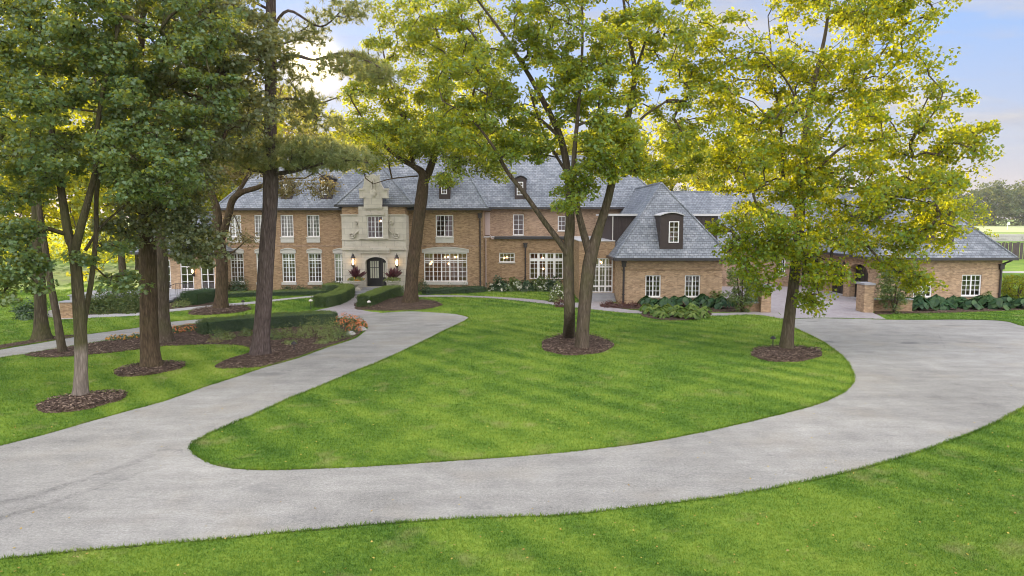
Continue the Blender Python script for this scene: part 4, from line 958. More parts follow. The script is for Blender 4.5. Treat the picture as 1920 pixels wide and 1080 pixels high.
for r in gr: window(K, r, YG, 4, 4 if r is gr[1] else 4, posts=(.5,), sill=.07)
b = MB(); b.face((XG0 + .6, YG + 1.8, 0), (XG1, YG + 1.8, 0), (XG1, YG + 1.8, 3), (XG0 + .6, YG + 1.8, 3)); b.build('interior_wall', 'interior', K)
roof(K, XG0 - .5, XG1 + .6, YG - .5, 64, 3.2, (29.2, 50.8, 8.1), (29.2, 62, 8.1))
downspout(K, P(1876, 520, YG)[0] - .05, YG - .1, .1, 2.75, .07)
b = MB(); b.tube([(XG1 + .3, YG - .5, 3.05), (XG1 - .1, YG - .15, 2.75)], .06, 8); b.build('downspout', 'metal', K)
gy = 47.32; dormer(K, rect_px(1740, 392, 1790, 455, gy), gy, 50.2, rect_px(1756, 408, 1776, 446, gy), 2, 4, arch=.2)
b = MB(); b.box(26.6, 50.9, 5.2, 31.8, 55, 6.15); sd = b.build('box_dormer', 'darkwood', K)
b = MB(); b.box(26.4, 50.7, 6.154, 32, 55.2, 6.3); b.build('dormer_roof', 'gutter', sd)
b = MB(); c0 = (XG0 - .25, 55.2, 2.2)
lantern('wall_lantern', (XG0 - .25, 51.6, 2.25), 'lit lantern between the arched garage doors', .7)

# ------------------------------------------------------------------ pillars, garden walls, fences
def pillar(x0, y0, x1, y1, h, label):
    t = thing('brick_pillar', label, 'pillar', ((x0 + x1) / 2, y0, 0), 'brick pillars at the court entrance')
    b = MB(); b.box(x0, y0, 0, x1, y1, h); b.build('shaft', 'brickpale', t)
    b = MB(); b.box(x0 - .05, y0 - .05, h + .003, x1 + .05, y1 + .05, h + .12); b.build('cap_stone', 'flagstone', t)
pillar(15.55, 42.9, 16.15, 43.6, 1.62, 'brick pillar left of the court entrance, beside the dark bush')
pillar(21.95, 42.9, 22.55, 43.9, 1.72, 'brick pillar with pale cap on the right side of the court entrance')
def low_wall(pts, h, label, mat='brick', t=.3):
    b = MB()
    x0, y0, x1, y1 = pts; b.box(x0, y0, 0, x1, y1, h - .06); b.cur = 1; b.box(x0 - .04, y0 - .04, h - .057, x1 + .04, y1 + .04, h)
    return tag(b.build('garden_wall', [mat, 'flagstone'], None), label, 'wall')
low_wall((14.3, 43.3, 15.54, 43.6), .6, 'low dark brick wall joining the left pillar to the hipped wing')
low_wall((22.56, 43.3, 25.2, 43.6), .8, 'low brick wall behind the bush right of the court')
a = G(113, 597); low_wall((a[0], a[1], G(136, 597)[0], a[1] + .6), 1.0, 'short brick wall end with stone cap beside the pale garden steps', 'brick')
def garden_steps():
    t = thing('garden_steps', 'pale stone garden steps beside the short brick wall end', 'steps', G(100, 594))
    for k in range(4):
        b = MB(); x0, x1 = G(86, 594)[0], G(112, 594)[0]; y = G(100, 595)[1] + k * .42; b.box(x0, y, 0 if k == 0 else .004, x1, y + .415, .16 * (k + 1)); b.build('step', 'trimgrey', t)
garden_steps()
def railing():
    t = thing('iron_railing', 'thin black iron railing at the terrace steps', 'railing', (-24.2, 49, .3))
    b = MB(); x = -24.0
    b.tube([(x, 49.2, 1.2), (x, 46.6, .95)], .022, 6); b.tube([(x, 49.2, 1.2), (x + .95, 49.2, 1.2)], .022, 6); b.build('handrail', 'metal', t)
    for i in range(9):
        b = MB()
        if i < 4: y = 49.2 - i * .85; b.tube([(x, y, .05), (x, y, 1.2 - .096 * (49.2 - y))], .014, 5)
        else: b.tube([(x + .2 * (i - 4) + .1, 49.2, .3), (x + .2 * (i - 4) + .1, 49.2, 1.2)], .012, 5)
        b.build('baluster', 'metal', t)
railing()
def board_fence():
    t = thing('board_fence', 'tall dark brown board fence beyond the garage', 'fence', (80, 96, 0))
    x = 64.0; xs = np.arange(62, 110, .26); b = MB()
    for i, xx in enumerate(xs): b.box(xx, 96 + (i % 2) * .05, .05, xx + .2, 96.04 + (i % 2) * .05, 2.35 + .05 * math.sin(i * 1.7))
    b.build('board_panel', 'fencewood', t)
    for xx in np.arange(62, 110, 2.6):
        b = MB(); b.box(xx, 96.1, 0, xx + .14, 96.24, 2.3); b.build('post', 'fencewood', t)
board_fence()
def stone_wall():
    b = MB()
    for i in range(3):
        x = 100
        while x < 200:
            w = random.uniform(1.0, 2.6); h = .55; y = 166 + random.uniform(0, .25)
            b.box(x, y, i * h + .005 * i, x + w - .05, 168, (i + 1) * h - .03 + random.uniform(0, .03)); x += w
    tag(b.build('stone_wall', 'rock'), 'long pale stone block wall at the edge of the golf course', 'wall')
stone_wall()
b = MB(); b.face((70, 169, .05), (700, 169, .05), (900, 640, .05), (160, 640, .05)); tag(b.build('golf_fairway', 'golf'), 'pale green golf fairway beyond the stone wall', 'fairway', kind='structure')
b = MB(); b.face((90, 255, .12), (460, 255, .12), (560, 420, .12), (180, 420, .12)); tag(b.build('golf_green', 'golfpale'), 'smooth pale golf green below the far trees', 'golf green', kind='structure')
b = MB(); b.face((44, 73, .02), (130, 73, .02), (130, 75.2, .02), (44, 75.2, .02)); tag(b.build('cart_path', 'concrete'), 'grey cart path across the far lawn', 'path', kind='structure')
def flag():
    p = G(1889, 424.5, .12); p = P(1889, 424, 300); t = thing('golf_flag', 'white golf flag on its pole on the far green', 'flag', (p[0], p[1], .12))
    b = MB(); b.tube([(p[0], p[1], .1), (p[0], p[1], 3.4)], .08, 6); b.build('pole', 'white', t)
    b = MB(); b.box(p[0] + .08, p[1] - .02, 2.2, p[0] + 1.0, p[1] + .02, 3.3); b.build('flag_cloth', 'white', t)
flag()
# urns with plants
def urn(u, v, label, plabel, fl):
    x, y = P(u, v, 53.0)[0], 53.0; z = .305
    t = thing('stone_urn', label, 'urn', (x, y, z), 'stone urns at the front door')
    b = MB(); b.box(x - .30, y - .30, z, x + .30, y + .30, z + .10); b.lathe((x, y, z + .1), [(.27, 0), (.24, .06), (.13, .14), (.11, .22), (.16, .28)], 20); b.build('pedestal', 'urn', t, smooth=False)
    b = MB(); b.lathe((x, y, z + .375), [(.15, 0), (.34, .06), (.46, .18), (.50, .28), (.58, .33), (.60, .38), (.54, .40), (.5, .36)], 24); b.build('bowl', 'urn', t, smooth=False)
    o = thing('potted_plant', plabel, 'potted plant', (x, y, z + .75), 'plants in the stone urns')
    n = 420; q = rng.normal(0, 1, (n, 3)); q /= np.linalg.norm(q, axis=1, keepdims=True); q[:, 2] = np.abs(q[:, 2]) * .9 - .25
    C = q * np.array([.66, .6, .42]) * rng.uniform(.5, 1.05, (n, 1)) + np.array([x, y, z + .85])
    link('foliage', leaf_mesh('foliage', C, q + rng.normal(0, .5, (n, 3)) + .01, rng.uniform(.08, .16, n), 'leaf_pale', 'quad'), o)
    n = 70; a = rng.uniform(0, 6.28, n); el = rng.uniform(.5, 1.5, n); D = np.stack([np.cos(a) * np.cos(el), np.sin(a) * np.cos(el), np.sin(el)], 1)
    C = np.array([x, y, z + .95]) + D * .38 * rng.uniform(.5, 1.3, (n, 1)); Nr = np.cross(D, rng.normal(0, 1, (n, 3)))
    link('spiky_leaves', leaf_mesh('spiky_leaves', C, Nr, rng.uniform(.5, .8, n), 'leaf_cordy', 'lance', dirs=D), o)
    if fl:
        n = 26; q = rng.normal(0, 1, (n, 3)); q /= np.linalg.norm(q, axis=1, keepdims=True); q[:, 1] = -np.abs(q[:, 1]); q[:, 2] *= .5
        link('flowers', leaf_mesh('flowers', q * np.array([.68, .62, .35]) + np.array([x, y, z + .86]), q + .01, .1, 'petal_yellow', 'round'), o)
urn(668.5, 530, 'pale stone urn on the left of the front steps', 'dark red spiky plant over green foliage in the left stone urn', True)
urn(736, 530, 'pale stone urn on the right of the front steps, half behind the hedge', 'dark red spiky plant over trailing green foliage in the right stone urn', False)
def path_light(u, v, label, tall=.55):
    p = G(u, v); t = thing('path_light', label, 'garden light', p)
    b = MB(); b.tube([(p[0], p[1], 0), (p[0], p[1], tall)], .022, 6); b.build('stake', 'metal', t)
    b = MB(); b.lathe((p[0], p[1], tall), [(.13, -.03), (.12, .02), (.05, .08), (.01, .1)], 12); b.build('lamp_shade', 'offwhite' if tall > .5 else 'metal', t)
path_light(583, 581, 'small path light beside the left entry hedge', .6)
path_light(692, 581, 'small path light in front of the right entry hedge', .52)
path_light(1449, 649, 'small dark spotlight on the lawn beside the right maple', .38)
path_light(551.5, 657, 'small dark spotlight in the mulch near the pine', .32)
path_light(456, 575, 'small dark spotlight in the mulch behind the oak', .35)

# ------------------------------------------------------------------ near trees
def seg(Y0, *uvdr):
    """limb through photographed points (u, v, depth offset, radius)"""
    return [P(u, v, Y0 + d) for u, v, d, r in uvdr], [r for *_, r in uvdr]
def tr(Y0, u, v, *rest):
    """trunk from its root on the ground upward"""
    pts = [root(u, v)]; rad = [rest[0]]
    for q in rest[1:]: pts.append(P(q[0], q[1], Y0 + q[2])); rad.append(q[3])
    return pts, rad
Y1 = G(152, 745)[1]
make_tree('forked maple nearest the drive, pale scarred lower trunk, dark green crown', G(152, 745),
    [tr(Y1, 152, 745, .30, (152, 690, 0, .27), (152, 652, 0, .28), (147, 560, 0, .25), (139, 470, 0, .24), (128, 440, 0, .2), (112, 340, .2, .15), (98, 250, .4, .11), (80, 100, .8, .07), (70, -60, 1, .04)),
     seg(Y1, (139, 475, 0, .2), (150, 430, -.2, .17), (165, 375, -.4, .14), (180, 310, -.6, .12), (186, 210, -.9, .09), (220, 60, -1.2, .06), (250, -80, -1.3, .03)),
     seg(Y1, (152, 650, 0, .15), (160, 590, .3, .13), (172, 520, .5, .12), (180, 440, .6, .11), (186, 330, .7, .1), (240, 180, 1.2, .06)),
     seg(Y1, (160, 470, .4, .09), (190, 425, .8, .06), (240, 380, 1.4, .045), (300, 330, 2, .03)),
     seg(Y1, (112, 340, 0, .09), (60, 310, -.8, .06), (0, 260, -1.5, .03))],
    [(110, 190, 200, 150, -.3, 3.2, 158), (320, 150, 130, 140, .2, 2.6, 76), (30, 90, 120, 120, 0, 3, 72), (250, 20, 170, 110, 0, 3.2, 99), (130, 320, 110, 40, .3, 2.4, 22), (290, 310, 90, 70, -.5, 2, 50),
     (20, 490, 62, 80, -1.6, .9, 41), (30, 350, 60, 50, -.8, 1.6, 13), (190, 465, 60, 30, .4, 1.6, 7), (215, 530, 45, 20, .8, 1, 7), (90, -60, 230, 110, .5, 3.4, 81)],
    Y1, 'leaf_maple', 'barkpale', rs=.70, per=112, rad=.54, size=.122, shape='maple', minz=4.2, name='maple_tree', flat=.5, cat='tree')
Y2 = G(285, 690)[1]
make_tree('big tree with thick furrowed trunk in its own mulch ring, dense crown', G(285, 690),
    [tr(Y2, 285, 690, .58, (280, 640, 0, .50), (278, 560, 0, .47), (276, 480, 0, .46), (274, 380, .2, .42), (268, 280, .4, .34), (262, 150, .6, .22), (270, 0, .8, .12), (275, -120, 1, .05)),
     seg(Y2, (275, 430, 0, .2), (310, 340, -.8, .14), (360, 230, -1.4, .1), (420, 110, -1.8, .05)),
     seg(Y2, (272, 340, 0, .16), (220, 240, .8, .11), (170, 130, 1.2, .06))],
    [(400, 190, 105, 120, -.5, 2.8, 120), (330, 330, 80, 80, -1.4, 2.0, 90), (355, 435, 48, 52, -1.8, 1.2, 44), (372, 480, 34, 24, -2, .8, 14), (430, 70, 100, 90, 0, 2.8, 100), (250, 420, 60, 55, -1.2, 1.2, 26), (340, -90, 190, 120, .3, 3.2, 120), (280, 100, 130, 130, .5, 3, 50)],
    Y2, 'leaf_dusty', 'barkoak', rs=.68, per=108, rad=.57, size=.128, shape='maple', minz=4.0, name='maple_tree')
Y3 = G(117, 660)[1]
make_tree('slender leaning tree at the left end of the mulch bed', G(117, 660), [tr(Y3, 117, 660, .24, (108, 600, 0, .2), (95, 530, 0, .19), (84, 460, 0, .17), (70, 360, .2, .14), (60, 240, .3, .08), (50, 80, .4, .03))],
    [(60, 260, 70, 50, 0, 2, 26), (40, 150, 80, 90, 0, 2.4, 40)], Y3, 'leaf_maple', 'barkgrey', rs=.72, per=70, rad=.6, size=.18, minz=5, flare=.2, name='tree')
Y4 = G(78, 636)[1]
make_tree('mossy tree with flared trunk across the back drive', G(78, 636), [tr(Y4, 80, 636, .56, (76, 590, 0, .46), (74, 530, 0, .44), (70, 440, 0, .38), (66, 330, 0, .3), (60, 180, 0, .18), (55, 20, 0, .08))],
    [(40, 220, 90, 60, 0, 3, 34), (60, 90, 110, 110, 0, 3.4, 50)], Y4, 'leaf_right', 'barkmoss', rs=.58, per=70, rad=.7, size=.2, minz=6.5, flare=.6, name='tree')
Y5 = G(311, 641)[1]
make_tree('straight tree standing close behind the furrowed trunk', G(311, 641), [tr(Y5, 311, 641, .34, (306, 590, 0, .28), (303, 500, 0, .27), (300, 400, 0, .25), (300, 260, 0, .2), (310, 100, 0, .12), (315, -60, 0, .05))],
    [(330, 240, 120, 100, .4, 3, 80), (340, 60, 130, 120, .4, 3.2, 90), (260, 320, 50, 40, .5, 2, 12)], Y5, 'leaf_maple', 'barkgrey', per=70, rad=.65, size=.18, minz=6, flare=.3, name='tree')
Y6 = G(414, 581)[1]
make_tree('old oak with rough dark trunk and few leaves before the left windows', G(414, 581),
    [tr(Y6, 414, 581, .66, (415, 550, 0, .52), (416, 500, 0, .50), (411, 450, 0, .52), (408, 430, 0, .46), (407, 395, 0, .36), (400, 370, 0, .3), (385, 320, .3, .24), (370, 230, .6, .16), (350, 120, 1, .08)),
     seg(Y6, (416, 445, 0, .36), (428, 405, -.2, .32), (436, 375, -.3, .3), (455, 360, -.4, .24), (482, 352, -.5, .2), (520, 335, -.8, .14), (560, 310, -1.2, .09), (610, 300, -1.6, .05)),
     seg(Y6, (440, 370, 0, .2), (470, 320, .4, .16), (500, 250, .8, .12), (530, 160, 1.2, .07)),
     seg(Y6, (420, 480, -.2, .1), (440, 470, -.7, .07), (470, 445, -1.2, .04), (480, 450, -1.3, .02))],
    [(455, 305, 55, 40, 0, 2.5, 40), (540, 345, 52, 22, -1, 1.4, 30), (600, 350, 30, 22, -1.3, 1, 14), (455, 448, 26, 14, -1.1, .7, 9), (400, 300, 60, 60, .4, 2.5, 40), (520, 220, 80, 70, .8, 2.5, 40), (380, 180, 90, 90, .8, 3, 50), (560, 280, 50, 30, -1, 1.6, 18)],
    Y6, 'leaf_oak', 'barkoak', rs=.70, per=46, rad=.75, size=.2, shape='lance', minz=6, flare=.3, name='oak_tree')
def pine():
    Y7 = G(487, 664)[1]
    t = thing('pine_tree', 'tall straight pine with feathery needle pads, left of the entrance', 'tree', G(487, 664))
    b = MB()
    pts, r = tr(Y7, 487, 664, .50, (491, 620, 0, .44), (497, 540, 0, .425), (503, 440, 0, .40), (507, 340, 0, .375), (507, 220, 0, .32), (508, 100, 0, .28), (508, 0, 0, .24), (509, -120, 0, .16), (510, -260, 0, .06))
    r = [x * .78 for x in r]
    bark_tube(b, pts, r, 16, .25)
    limbs = [(pts, r)]
    br = [seg(Y7, (507, 326, 0, .10), (545, 322, -.5, .09), (590, 310, -1, .07), (650, 300, -1.4, .04), (690, 305, -1.6, .02)), seg(Y7, (506, 322, 0, .08), (470, 318, -.4, .06), (435, 300, -.8, .03)),
          seg(Y7, (508, 130, 0, .09), (550, 105, -.4, .08), (590, 112, -.6, .06), (650, 100, -.9, .05), (720, 130, -1.2, .03)), seg(Y7, (508, 190, 0, .07), (545, 185, .4, .05), (590, 195, .8, .04), (640, 180, 1, .02)),
          seg(Y7, (508, 60, 0, .07), (540, 20, -.5, .055), (600, 50, -.8, .04), (640, 20, -1, .02)), seg(Y7, (507, 260, 0, .06), (480, 235, .4, .05), (440, 210, .8, .03)), seg(Y7, (508, -20, 0, .07), (560, -60, 0, .05), (640, -60, 0, .03)),
          seg(Y7, (508, 20, 0, .06), (450, -10, .5, .04), (400, -30, .8, .02)), seg(Y7, (507, 400, 0, .05), (490, 396, -.3, .03)), seg(Y7, (508, 90, 0, .05), (560, 75, 1.2, .04), (600, 85, 2, .02))]
    for pts_, r_ in br: bark_tube(b, pts_, r_, 7, 0, .05)
    cl = blob_clumps([(600, 285, 60, 22, -1.1, 1.1, 90), (560, 305, 50, 14, -.8, 1.0, 50), (655, 300, 45, 20, -1.4, 1.0, 55), (465, 300, 36, 24, -.6, .9, 52), (520, 270, 40, 14, -.2, .8, 26), (655, 120, 55, 18, -.9, .9, 60), (700, 140, 30, 12, -1.1, .6, 18), (560, 190, 55, 18, .5, 1, 30),
                      (640, 20, 60, 22, -.9, .8, 20), (560, 60, 60, 26, .2, 1, 18), (440, 200, 50, 24, .8, 1, 30), (600, -70, 100, 40, 0, 1.2, 50), (400, -40, 80, 40, .8, 1.2, 30), (600, 230, 60, 24, .8, 1.2, 22), (545, 140, 45, 24, .9, 1, 16)], Y7)
    tips, _ = grow(limbs + br, cl, b, 7.0, .009, .05)
    b.build('trunk', 'barkpine', t, smooth=True)
    nt, nn = 9, 24; m = len(tips) * nt
    tuft = np.repeat(tips, nt, 0) + rng.normal(0, 1, (m, 3)) * np.array([.30, .30, .12])
    TD = rng.normal(0, .8, (m, 3)) + np.array([0, 0, .5]); n = m * nn
    D = np.repeat(TD, nn, 0) + rng.normal(0, .75, (n, 3)); D /= np.linalg.norm(D, axis=1, keepdims=True)
    base = np.repeat(tuft, nn, 0)
    link('crown', leaf_mesh('crown', base, np.cross(D, rng.normal(0, 1, (n, 3))), rng.uniform(.16, .27, n), 'needle', 'needle', dirs=D), t)
pine()
Y8 = G(769, 569)[1]
make_tree('leaning single-trunk tree right of the front door with yellow green crown', G(769, 569),
    [tr(Y8, 769, 569, .62, (772, 530, 0, .52), (778, 470, 0, .50), (785, 410, 0, .48), (793, 350, 0, .44), (792, 325, 0, .34), (776, 312, -.4, .22), (740, 290, -.8, .15), (700, 250, -1.4, .1), (660, 190, -2, .05)),
     seg(Y8, (794, 345, 0, .34), (806, 318, .3, .3), (820, 270, .6, .24), (835, 200, .9, .18), (830, 100, 1.2, .12), (800, 0, 1.4, .06)),
     seg(Y8, (815, 290, .4, .16), (850, 250, -.6, .13), (880, 200, -1.2, .1), (900, 120, -1.6, .06)), seg(Y8, (776, 312, -.4, .14), (760, 240, .5, .12), (730, 150, 1, .08), (710, 50, 1.2, .04)), seg(Y8, (783, 330, 0, .06), (735, 335, -1, .045), (700, 345, -1.6, .025))],
    [(725, 265, 85, 45, -1, 3, 80), (810, 250, 90, 50, -.5, 3, 80), (890, 280, 80, 45, -1.2, 2.6, 60), (760, 140, 100, 80, .5, 3.6, 120), (880, 150, 80, 80, 0, 3.4, 90), (700, 190, 60, 60, -.8, 2.6, 44), (830, 30, 130, 60, .6, 3.4, 90), (835, 335, 22, 14, -2.6, .5, 9), (690, 305, 30, 18, -1.6, 1.4, 10), (930, 320, 24, 14, -1, 1.2, 10)],
    Y8, 'leaf_center', 'barkoak', rs=.84, per=105, rad=.78, size=.19, minz=8.0, flare=.25, name='elm_tree', shape='quad')
Y9 = G(1092, 655)[1]
make_tree('large twin-trunked tree on the centre of the lawn with open spreading crown', G(1085, 655),
    [tr(Y9, 1092, 655, .44, (1094, 610, 0, .40), (1098, 550, 0, .40), (1104, 500, 0, .41), (1110, 470, 0, .38), (1124, 425, 0, .28), (1138, 380, 0, .25), (1150, 330, 0, .23), (1168, 260, .3, .2), (1185, 180, .6, .17), (1190, 130, .8, .16), (1178, 60, 1, .10), (1165, -30, 1.2, .06)),
     tr(Y9, 1067, 632, .42, (1067, 590, .4, .35), (1066, 530, .4, .34), (1066, 470, .4, .33), (1069, 420, .4, .28), (1066, 340, .4, .24), (1052, 260, .6, .2), (1022, 195, .8, .17), (985, 130, 1, .13), (940, 60, 1.2, .09), (880, -20, 1.4, .05)),
     seg(Y9, (1064, 478, .3, .19), (1050, 455, .2, .18), (1020, 415, 0, .165), (985, 365, -.3, .15), (950, 320, -.6, .12), (925, 275, -.9, .09), (880, 220, -1.3, .06), (830, 190, -1.6, .03)),
     seg(Y9, (1106, 475, 0, .26), (1090, 420, -.2, .21), (1080, 370, -.4, .19), (1076, 300, -.7, .15), (1085, 200, -1, .11), (1092, 80, -1.2, .07), (1090, -30, -1.3, .04)),
     seg(Y9, (1190, 140, .8, .11), (1215, 60, .9, .08), (1225, 0, 1, .06)), seg(Y9, (1162, 285, .3, .11), (1200, 225, -.4, .08), (1250, 190, -.8, .05)), seg(Y9, (1052, 260, .6, .12), (1000, 215, -.2, .09), (940, 190, -.7, .07), (890, 165, -1.1, .04)), seg(Y9, (1066, 330, .4, .1), (1020, 250, 1.2, .08), (990, 160, 1.8, .05))],
    [(1150, 270, 62, 62, -1.6, 1.7, 72), (1105, 330, 50, 32, -1.6, 1.0, 24), (1065, 372, 26, 20, -1.4, .7, 8), (1010, 160, 120, 90, .3, 2.8, 72), (1090, 60, 160, 80, 0, 3.0, 96), (1235, 110, 75, 120, .3, 2.6, 56), (1270, 285, 42, 50, -.6, 1.8, 24), (890, 150, 80, 90, -.6, 2.4, 48), (930, 270, 60, 36, -.8, 1.6, 24), (1000, 270, 50, 34, 0, 1.6, 18), (1020, -60, 240, 70, .4, 3.0, 88), (1215, 320, 30, 20, -1.2, 1.0, 7), (1110, 175, 70, 70, -1, 2, 37), (850, 240, 40, 36, -1.2, 1.4, 13), (1300, 190, 45, 60, .4, 1.8, 19), (1310, 60, 60, 70, .6, 2, 22), (820, 60, 60, 60, -.4, 2, 19)],
    Y9, 'leaf_center', 'barkgrey', rs=.72, per=112, rad=.56, size=.165, shape='quad', minz=6.8, flare=.18, name='twin_trunk_tree', droop=.35, flat=.62)
Y10 = G(1475, 656)[1]
make_tree('tall maple right of the lawn with airy glowing yellow green crown', G(1475, 656),
    [tr(Y10, 1475, 656, .42, (1480, 600, 0, .345), (1487, 540, 0, .33), (1496, 460, 0, .32), (1500, 400, 0, .31), (1505, 330, 0, .27), (1512, 240, .1, .2), (1530, 140, .2, .14), (1548, 60, .3, .1), (1560, -40, .4, .05)),
     seg(Y10, (1500, 400, 0, .13), (1470, 340, .5, .11), (1465, 250, .9, .09), (1450, 140, 1.2, .06), (1440, 30, 1.4, .03)), seg(Y10, (1505, 350, 0, .12), (1540, 310, -.4, .1), (1590, 270, -.8, .08), (1650, 262, -1.2, .06), (1720, 250, -1.6, .03)),
     seg(Y10, (1508, 300, 0, .11), (1560, 230, .8, .08), (1620, 150, 1.4, .06), (1680, 60, 1.8, .03)), seg(Y10, (1502, 370, 0, .09), (1560, 350, -1.2, .07), (1640, 360, -2, .05), (1740, 380, -2.6, .03)), seg(Y10, (1498, 420, 0, .08), (1450, 400, -1.0, .06), (1400, 410, -1.6, .04), (1350, 440, -2, .02)),
     seg(Y10, (1494, 480, 0, .06), (1530, 480, -1.2, .05), (1570, 500, -1.8, .03)), seg(Y10, (1512, 240, .1, .09), (1480, 160, -.8, .06), (1430, 100, -1.4, .03))],
    [(1510, 90, 140, 95, 0, 3.0, 62), (1640, 110, 100, 95, .2, 2.8, 49), (1420, 180, 90, 110, .2, 2.6, 44), (1530, 250, 150, 80, -.3, 3.2, 72), (1700, 220, 105, 85, .2, 2.6, 52), (1790, 290, 52, 45, -.2, 1.8, 22), (1440, 320, 110, 70, -.6, 2.6, 52), (1580, 360, 120, 60, -1.2, 2.8, 66), (1720, 360, 90, 55, -1.2, 2.2, 44), (1410, 420, 70, 50, -1.3, 2.0, 34), (1500, 450, 80, 42, -1.6, 1.8, 24), (1620, 440, 100, 40, -1.4, 2.2, 35), (1745, 430, 56, 40, -1.6, 1.6, 20), (1420, 492, 42, 34, -1.7, 1.1, 13), (1530, 515, 55, 30, -1.7, 1.3, 13), (1522, 562, 18, 24, -1.8, .4, 7), (1690, 490, 52, 34, -1.8, 1.2, 14), (1385, 470, 30, 26, -1.6, 1, 8), (1590, -30, 150, 80, .4, 2.8, 59), (1820, 250, 34, 20, -.1, 1, 6), (1345, 130, 45, 70, .3, 1.8, 18), (1350, 250, 45, 55, -.2, 1.8, 16), (1700, 20, 90, 60, .3, 2, 25), (1435, 540, 24, 14, -1.8, .8, 4), (1725, 535, 22, 18, -1.8, .6, 5)],
    Y10, 'leaf_right', 'barkgrey', rs=.70, per=105, rad=.68, size=.130, shape='maple', minz=4.0, flare=.2, name='maple_tree', flat=.6, up=.45)

# ------------------------------------------------------------------ trees beyond
def far_tree(label, h, rw, leaf, n_cl, per, size, trunk_r, minh=.25, group='trees beyond the house', rad=1.3, name='background_tree', bark='barkgrey'):
    t = thing(name, label, 'tree', (0, 0, 0), group)
    b = MB(); lean = random.uniform(-.6, .6)
    pts = [np.array([0, 0, -.1]), np.array([.1, 0, h * .2]), np.array([lean * .5, .1, h * .5]), np.array([lean, 0, h * .92])]
    bark_tube(b, pts, [trunk_r, trunk_r * .85, trunk_r * .55, .04], 9, .3)
    q = rng.normal(0, 1, (n_cl, 3)); q /= np.linalg.norm(q, axis=1, keepdims=True); q *= rng.uniform(.3, 1, (n_cl, 1)) ** .5
    zc = h * (1 + minh) / 2; rz = h * (1 - minh) / 2
    az = np.arctan2(q[:, 1], q[:, 0]); lob = 1 + .22 * np.sin(3 * az + random.uniform(0, 6)) + .16 * np.sin(5 * q[:, 2] + 2 * az)
    cl = q * np.array([rw, rw, rz]) * lob[:, None] + np.array([lean * .5, 0, zc])
    tips, _ = grow([(pts, None)], cl, b, h * .15, .018, .08)
    b.build('trunk', bark, t, smooth=True)
    C, Nr, sz = crown_leaves(tips, per, rad, size, .55, 'quad', .6)
    link('crown', leaf_mesh('crown', C, Nr, sz, leaf, 'quad'), t)
    return t
def place(proto, spots, labels=None, first=True):
    for i, (x, y, s, r) in enumerate(spots):
        o = proto if (i == 0 and first) else copy_tree(proto)
        o.location = (x, y, 0); o.scale = (s, s, s * random.uniform(.92, 1.08)); o.rotation_euler = (0, 0, r)
        if labels: o['label'] = labels[i]
def rr(): return random.uniform(0, 6.28)
A1 = far_tree('tall yellow green tree in the sunlit wood left of the house', 18, 6.0, 'leaf_far', 170, 60, .42, .35, .10, group='sunlit wood on the left')
place(A1, [(-36, 64, .95, rr()), (-45, 60, .85, rr()), (-55, 66, 1.05, rr()), (-65, 60, .95, rr()), (-50, 74, 1.1, rr()), (-74, 66, 1.1, rr()), (-32, 72, .95, rr()), (-60, 50, .8, rr()), (-84, 60, 1.1, rr()), (-42, 78, 1.15, rr()), (-28.5, 66.5, .85, rr()), (-30.5, 80, 1.1, rr())])  # one tree behind the garden room is added to block low sun on the drive
A2 = far_tree('leafy green tree standing behind the mansion roof', 15, 5.2, 'leaf_far', 150, 60, .42, .3, .12, group='trees behind the mansion roof')
place(A2, [(-27, 76, 1.35, rr()), (-20.5, 82, 1.12, rr()), (-14.5, 76, 1.18, rr()), (-9, 82, 1.3, rr()), (-2, 80, 1.25, rr()), (6, 84, 1.22, rr()), (13, 80, 1.1, rr()), (19, 84, 1.15, rr()), (26, 86, 1.05, rr()), (34, 84, .95, rr())])
A4 = far_tree('bright yellow green tree behind the right end of the garage roof', 11, 4.5, 'leaf_right', 120, 60, .34, .2, .12, group='trees behind the garage')
place(A4, [(50, 82, .92, rr()), (43, 86, .9, rr())], ['bright yellow green tree behind the right end of the garage roof', 'yellow green tree half hidden behind the garage roof ridge'])
A3 = far_tree('tree of the hazy far wood beyond the golf green', 26, 13, 'leaf_hazy', 170, 34, 1.3, .5, .04, group='far wood beyond the golf green', rad=3.0)
place(A3, [(246 + i * 14 + random.uniform(-5, 5), 430 + random.uniform(-14, 26), (.88, 1.1, .92, 1.04, .96)[i % 5] * (.85 if i < 3 else 1.0), rr()) for i in range(16)] + [(190 - i * 40, 470 + random.uniform(-20, 20), .95, rr()) for i in range(6)])
b = MB()
C = np.stack([rng.uniform(150, 520, 6000), rng.uniform(420, 455, 6000), rng.uniform(0, 1, 6000) ** 1.3 * 10], 1)
tag(link('undergrowth', leaf_mesh('undergrowth', C, rng.normal(0, 1, (6000, 3)), 1.6, 'leaf_hazy')), 'dark undergrowth at the foot of the far wood', 'undergrowth', kind='stuff')
C = np.stack([rng.uniform(-120, -33, 16000), rng.uniform(88, 112, 16000), rng.uniform(0, 1, 16000) ** 1.5 * 4], 1)
tag(link('undergrowth', leaf_mesh('undergrowth', C, rng.normal(0, 1, (16000, 3)), .5, 'leaf_far')), 'leafy undergrowth deep in the wood on the left', 'undergrowth', kind='stuff')

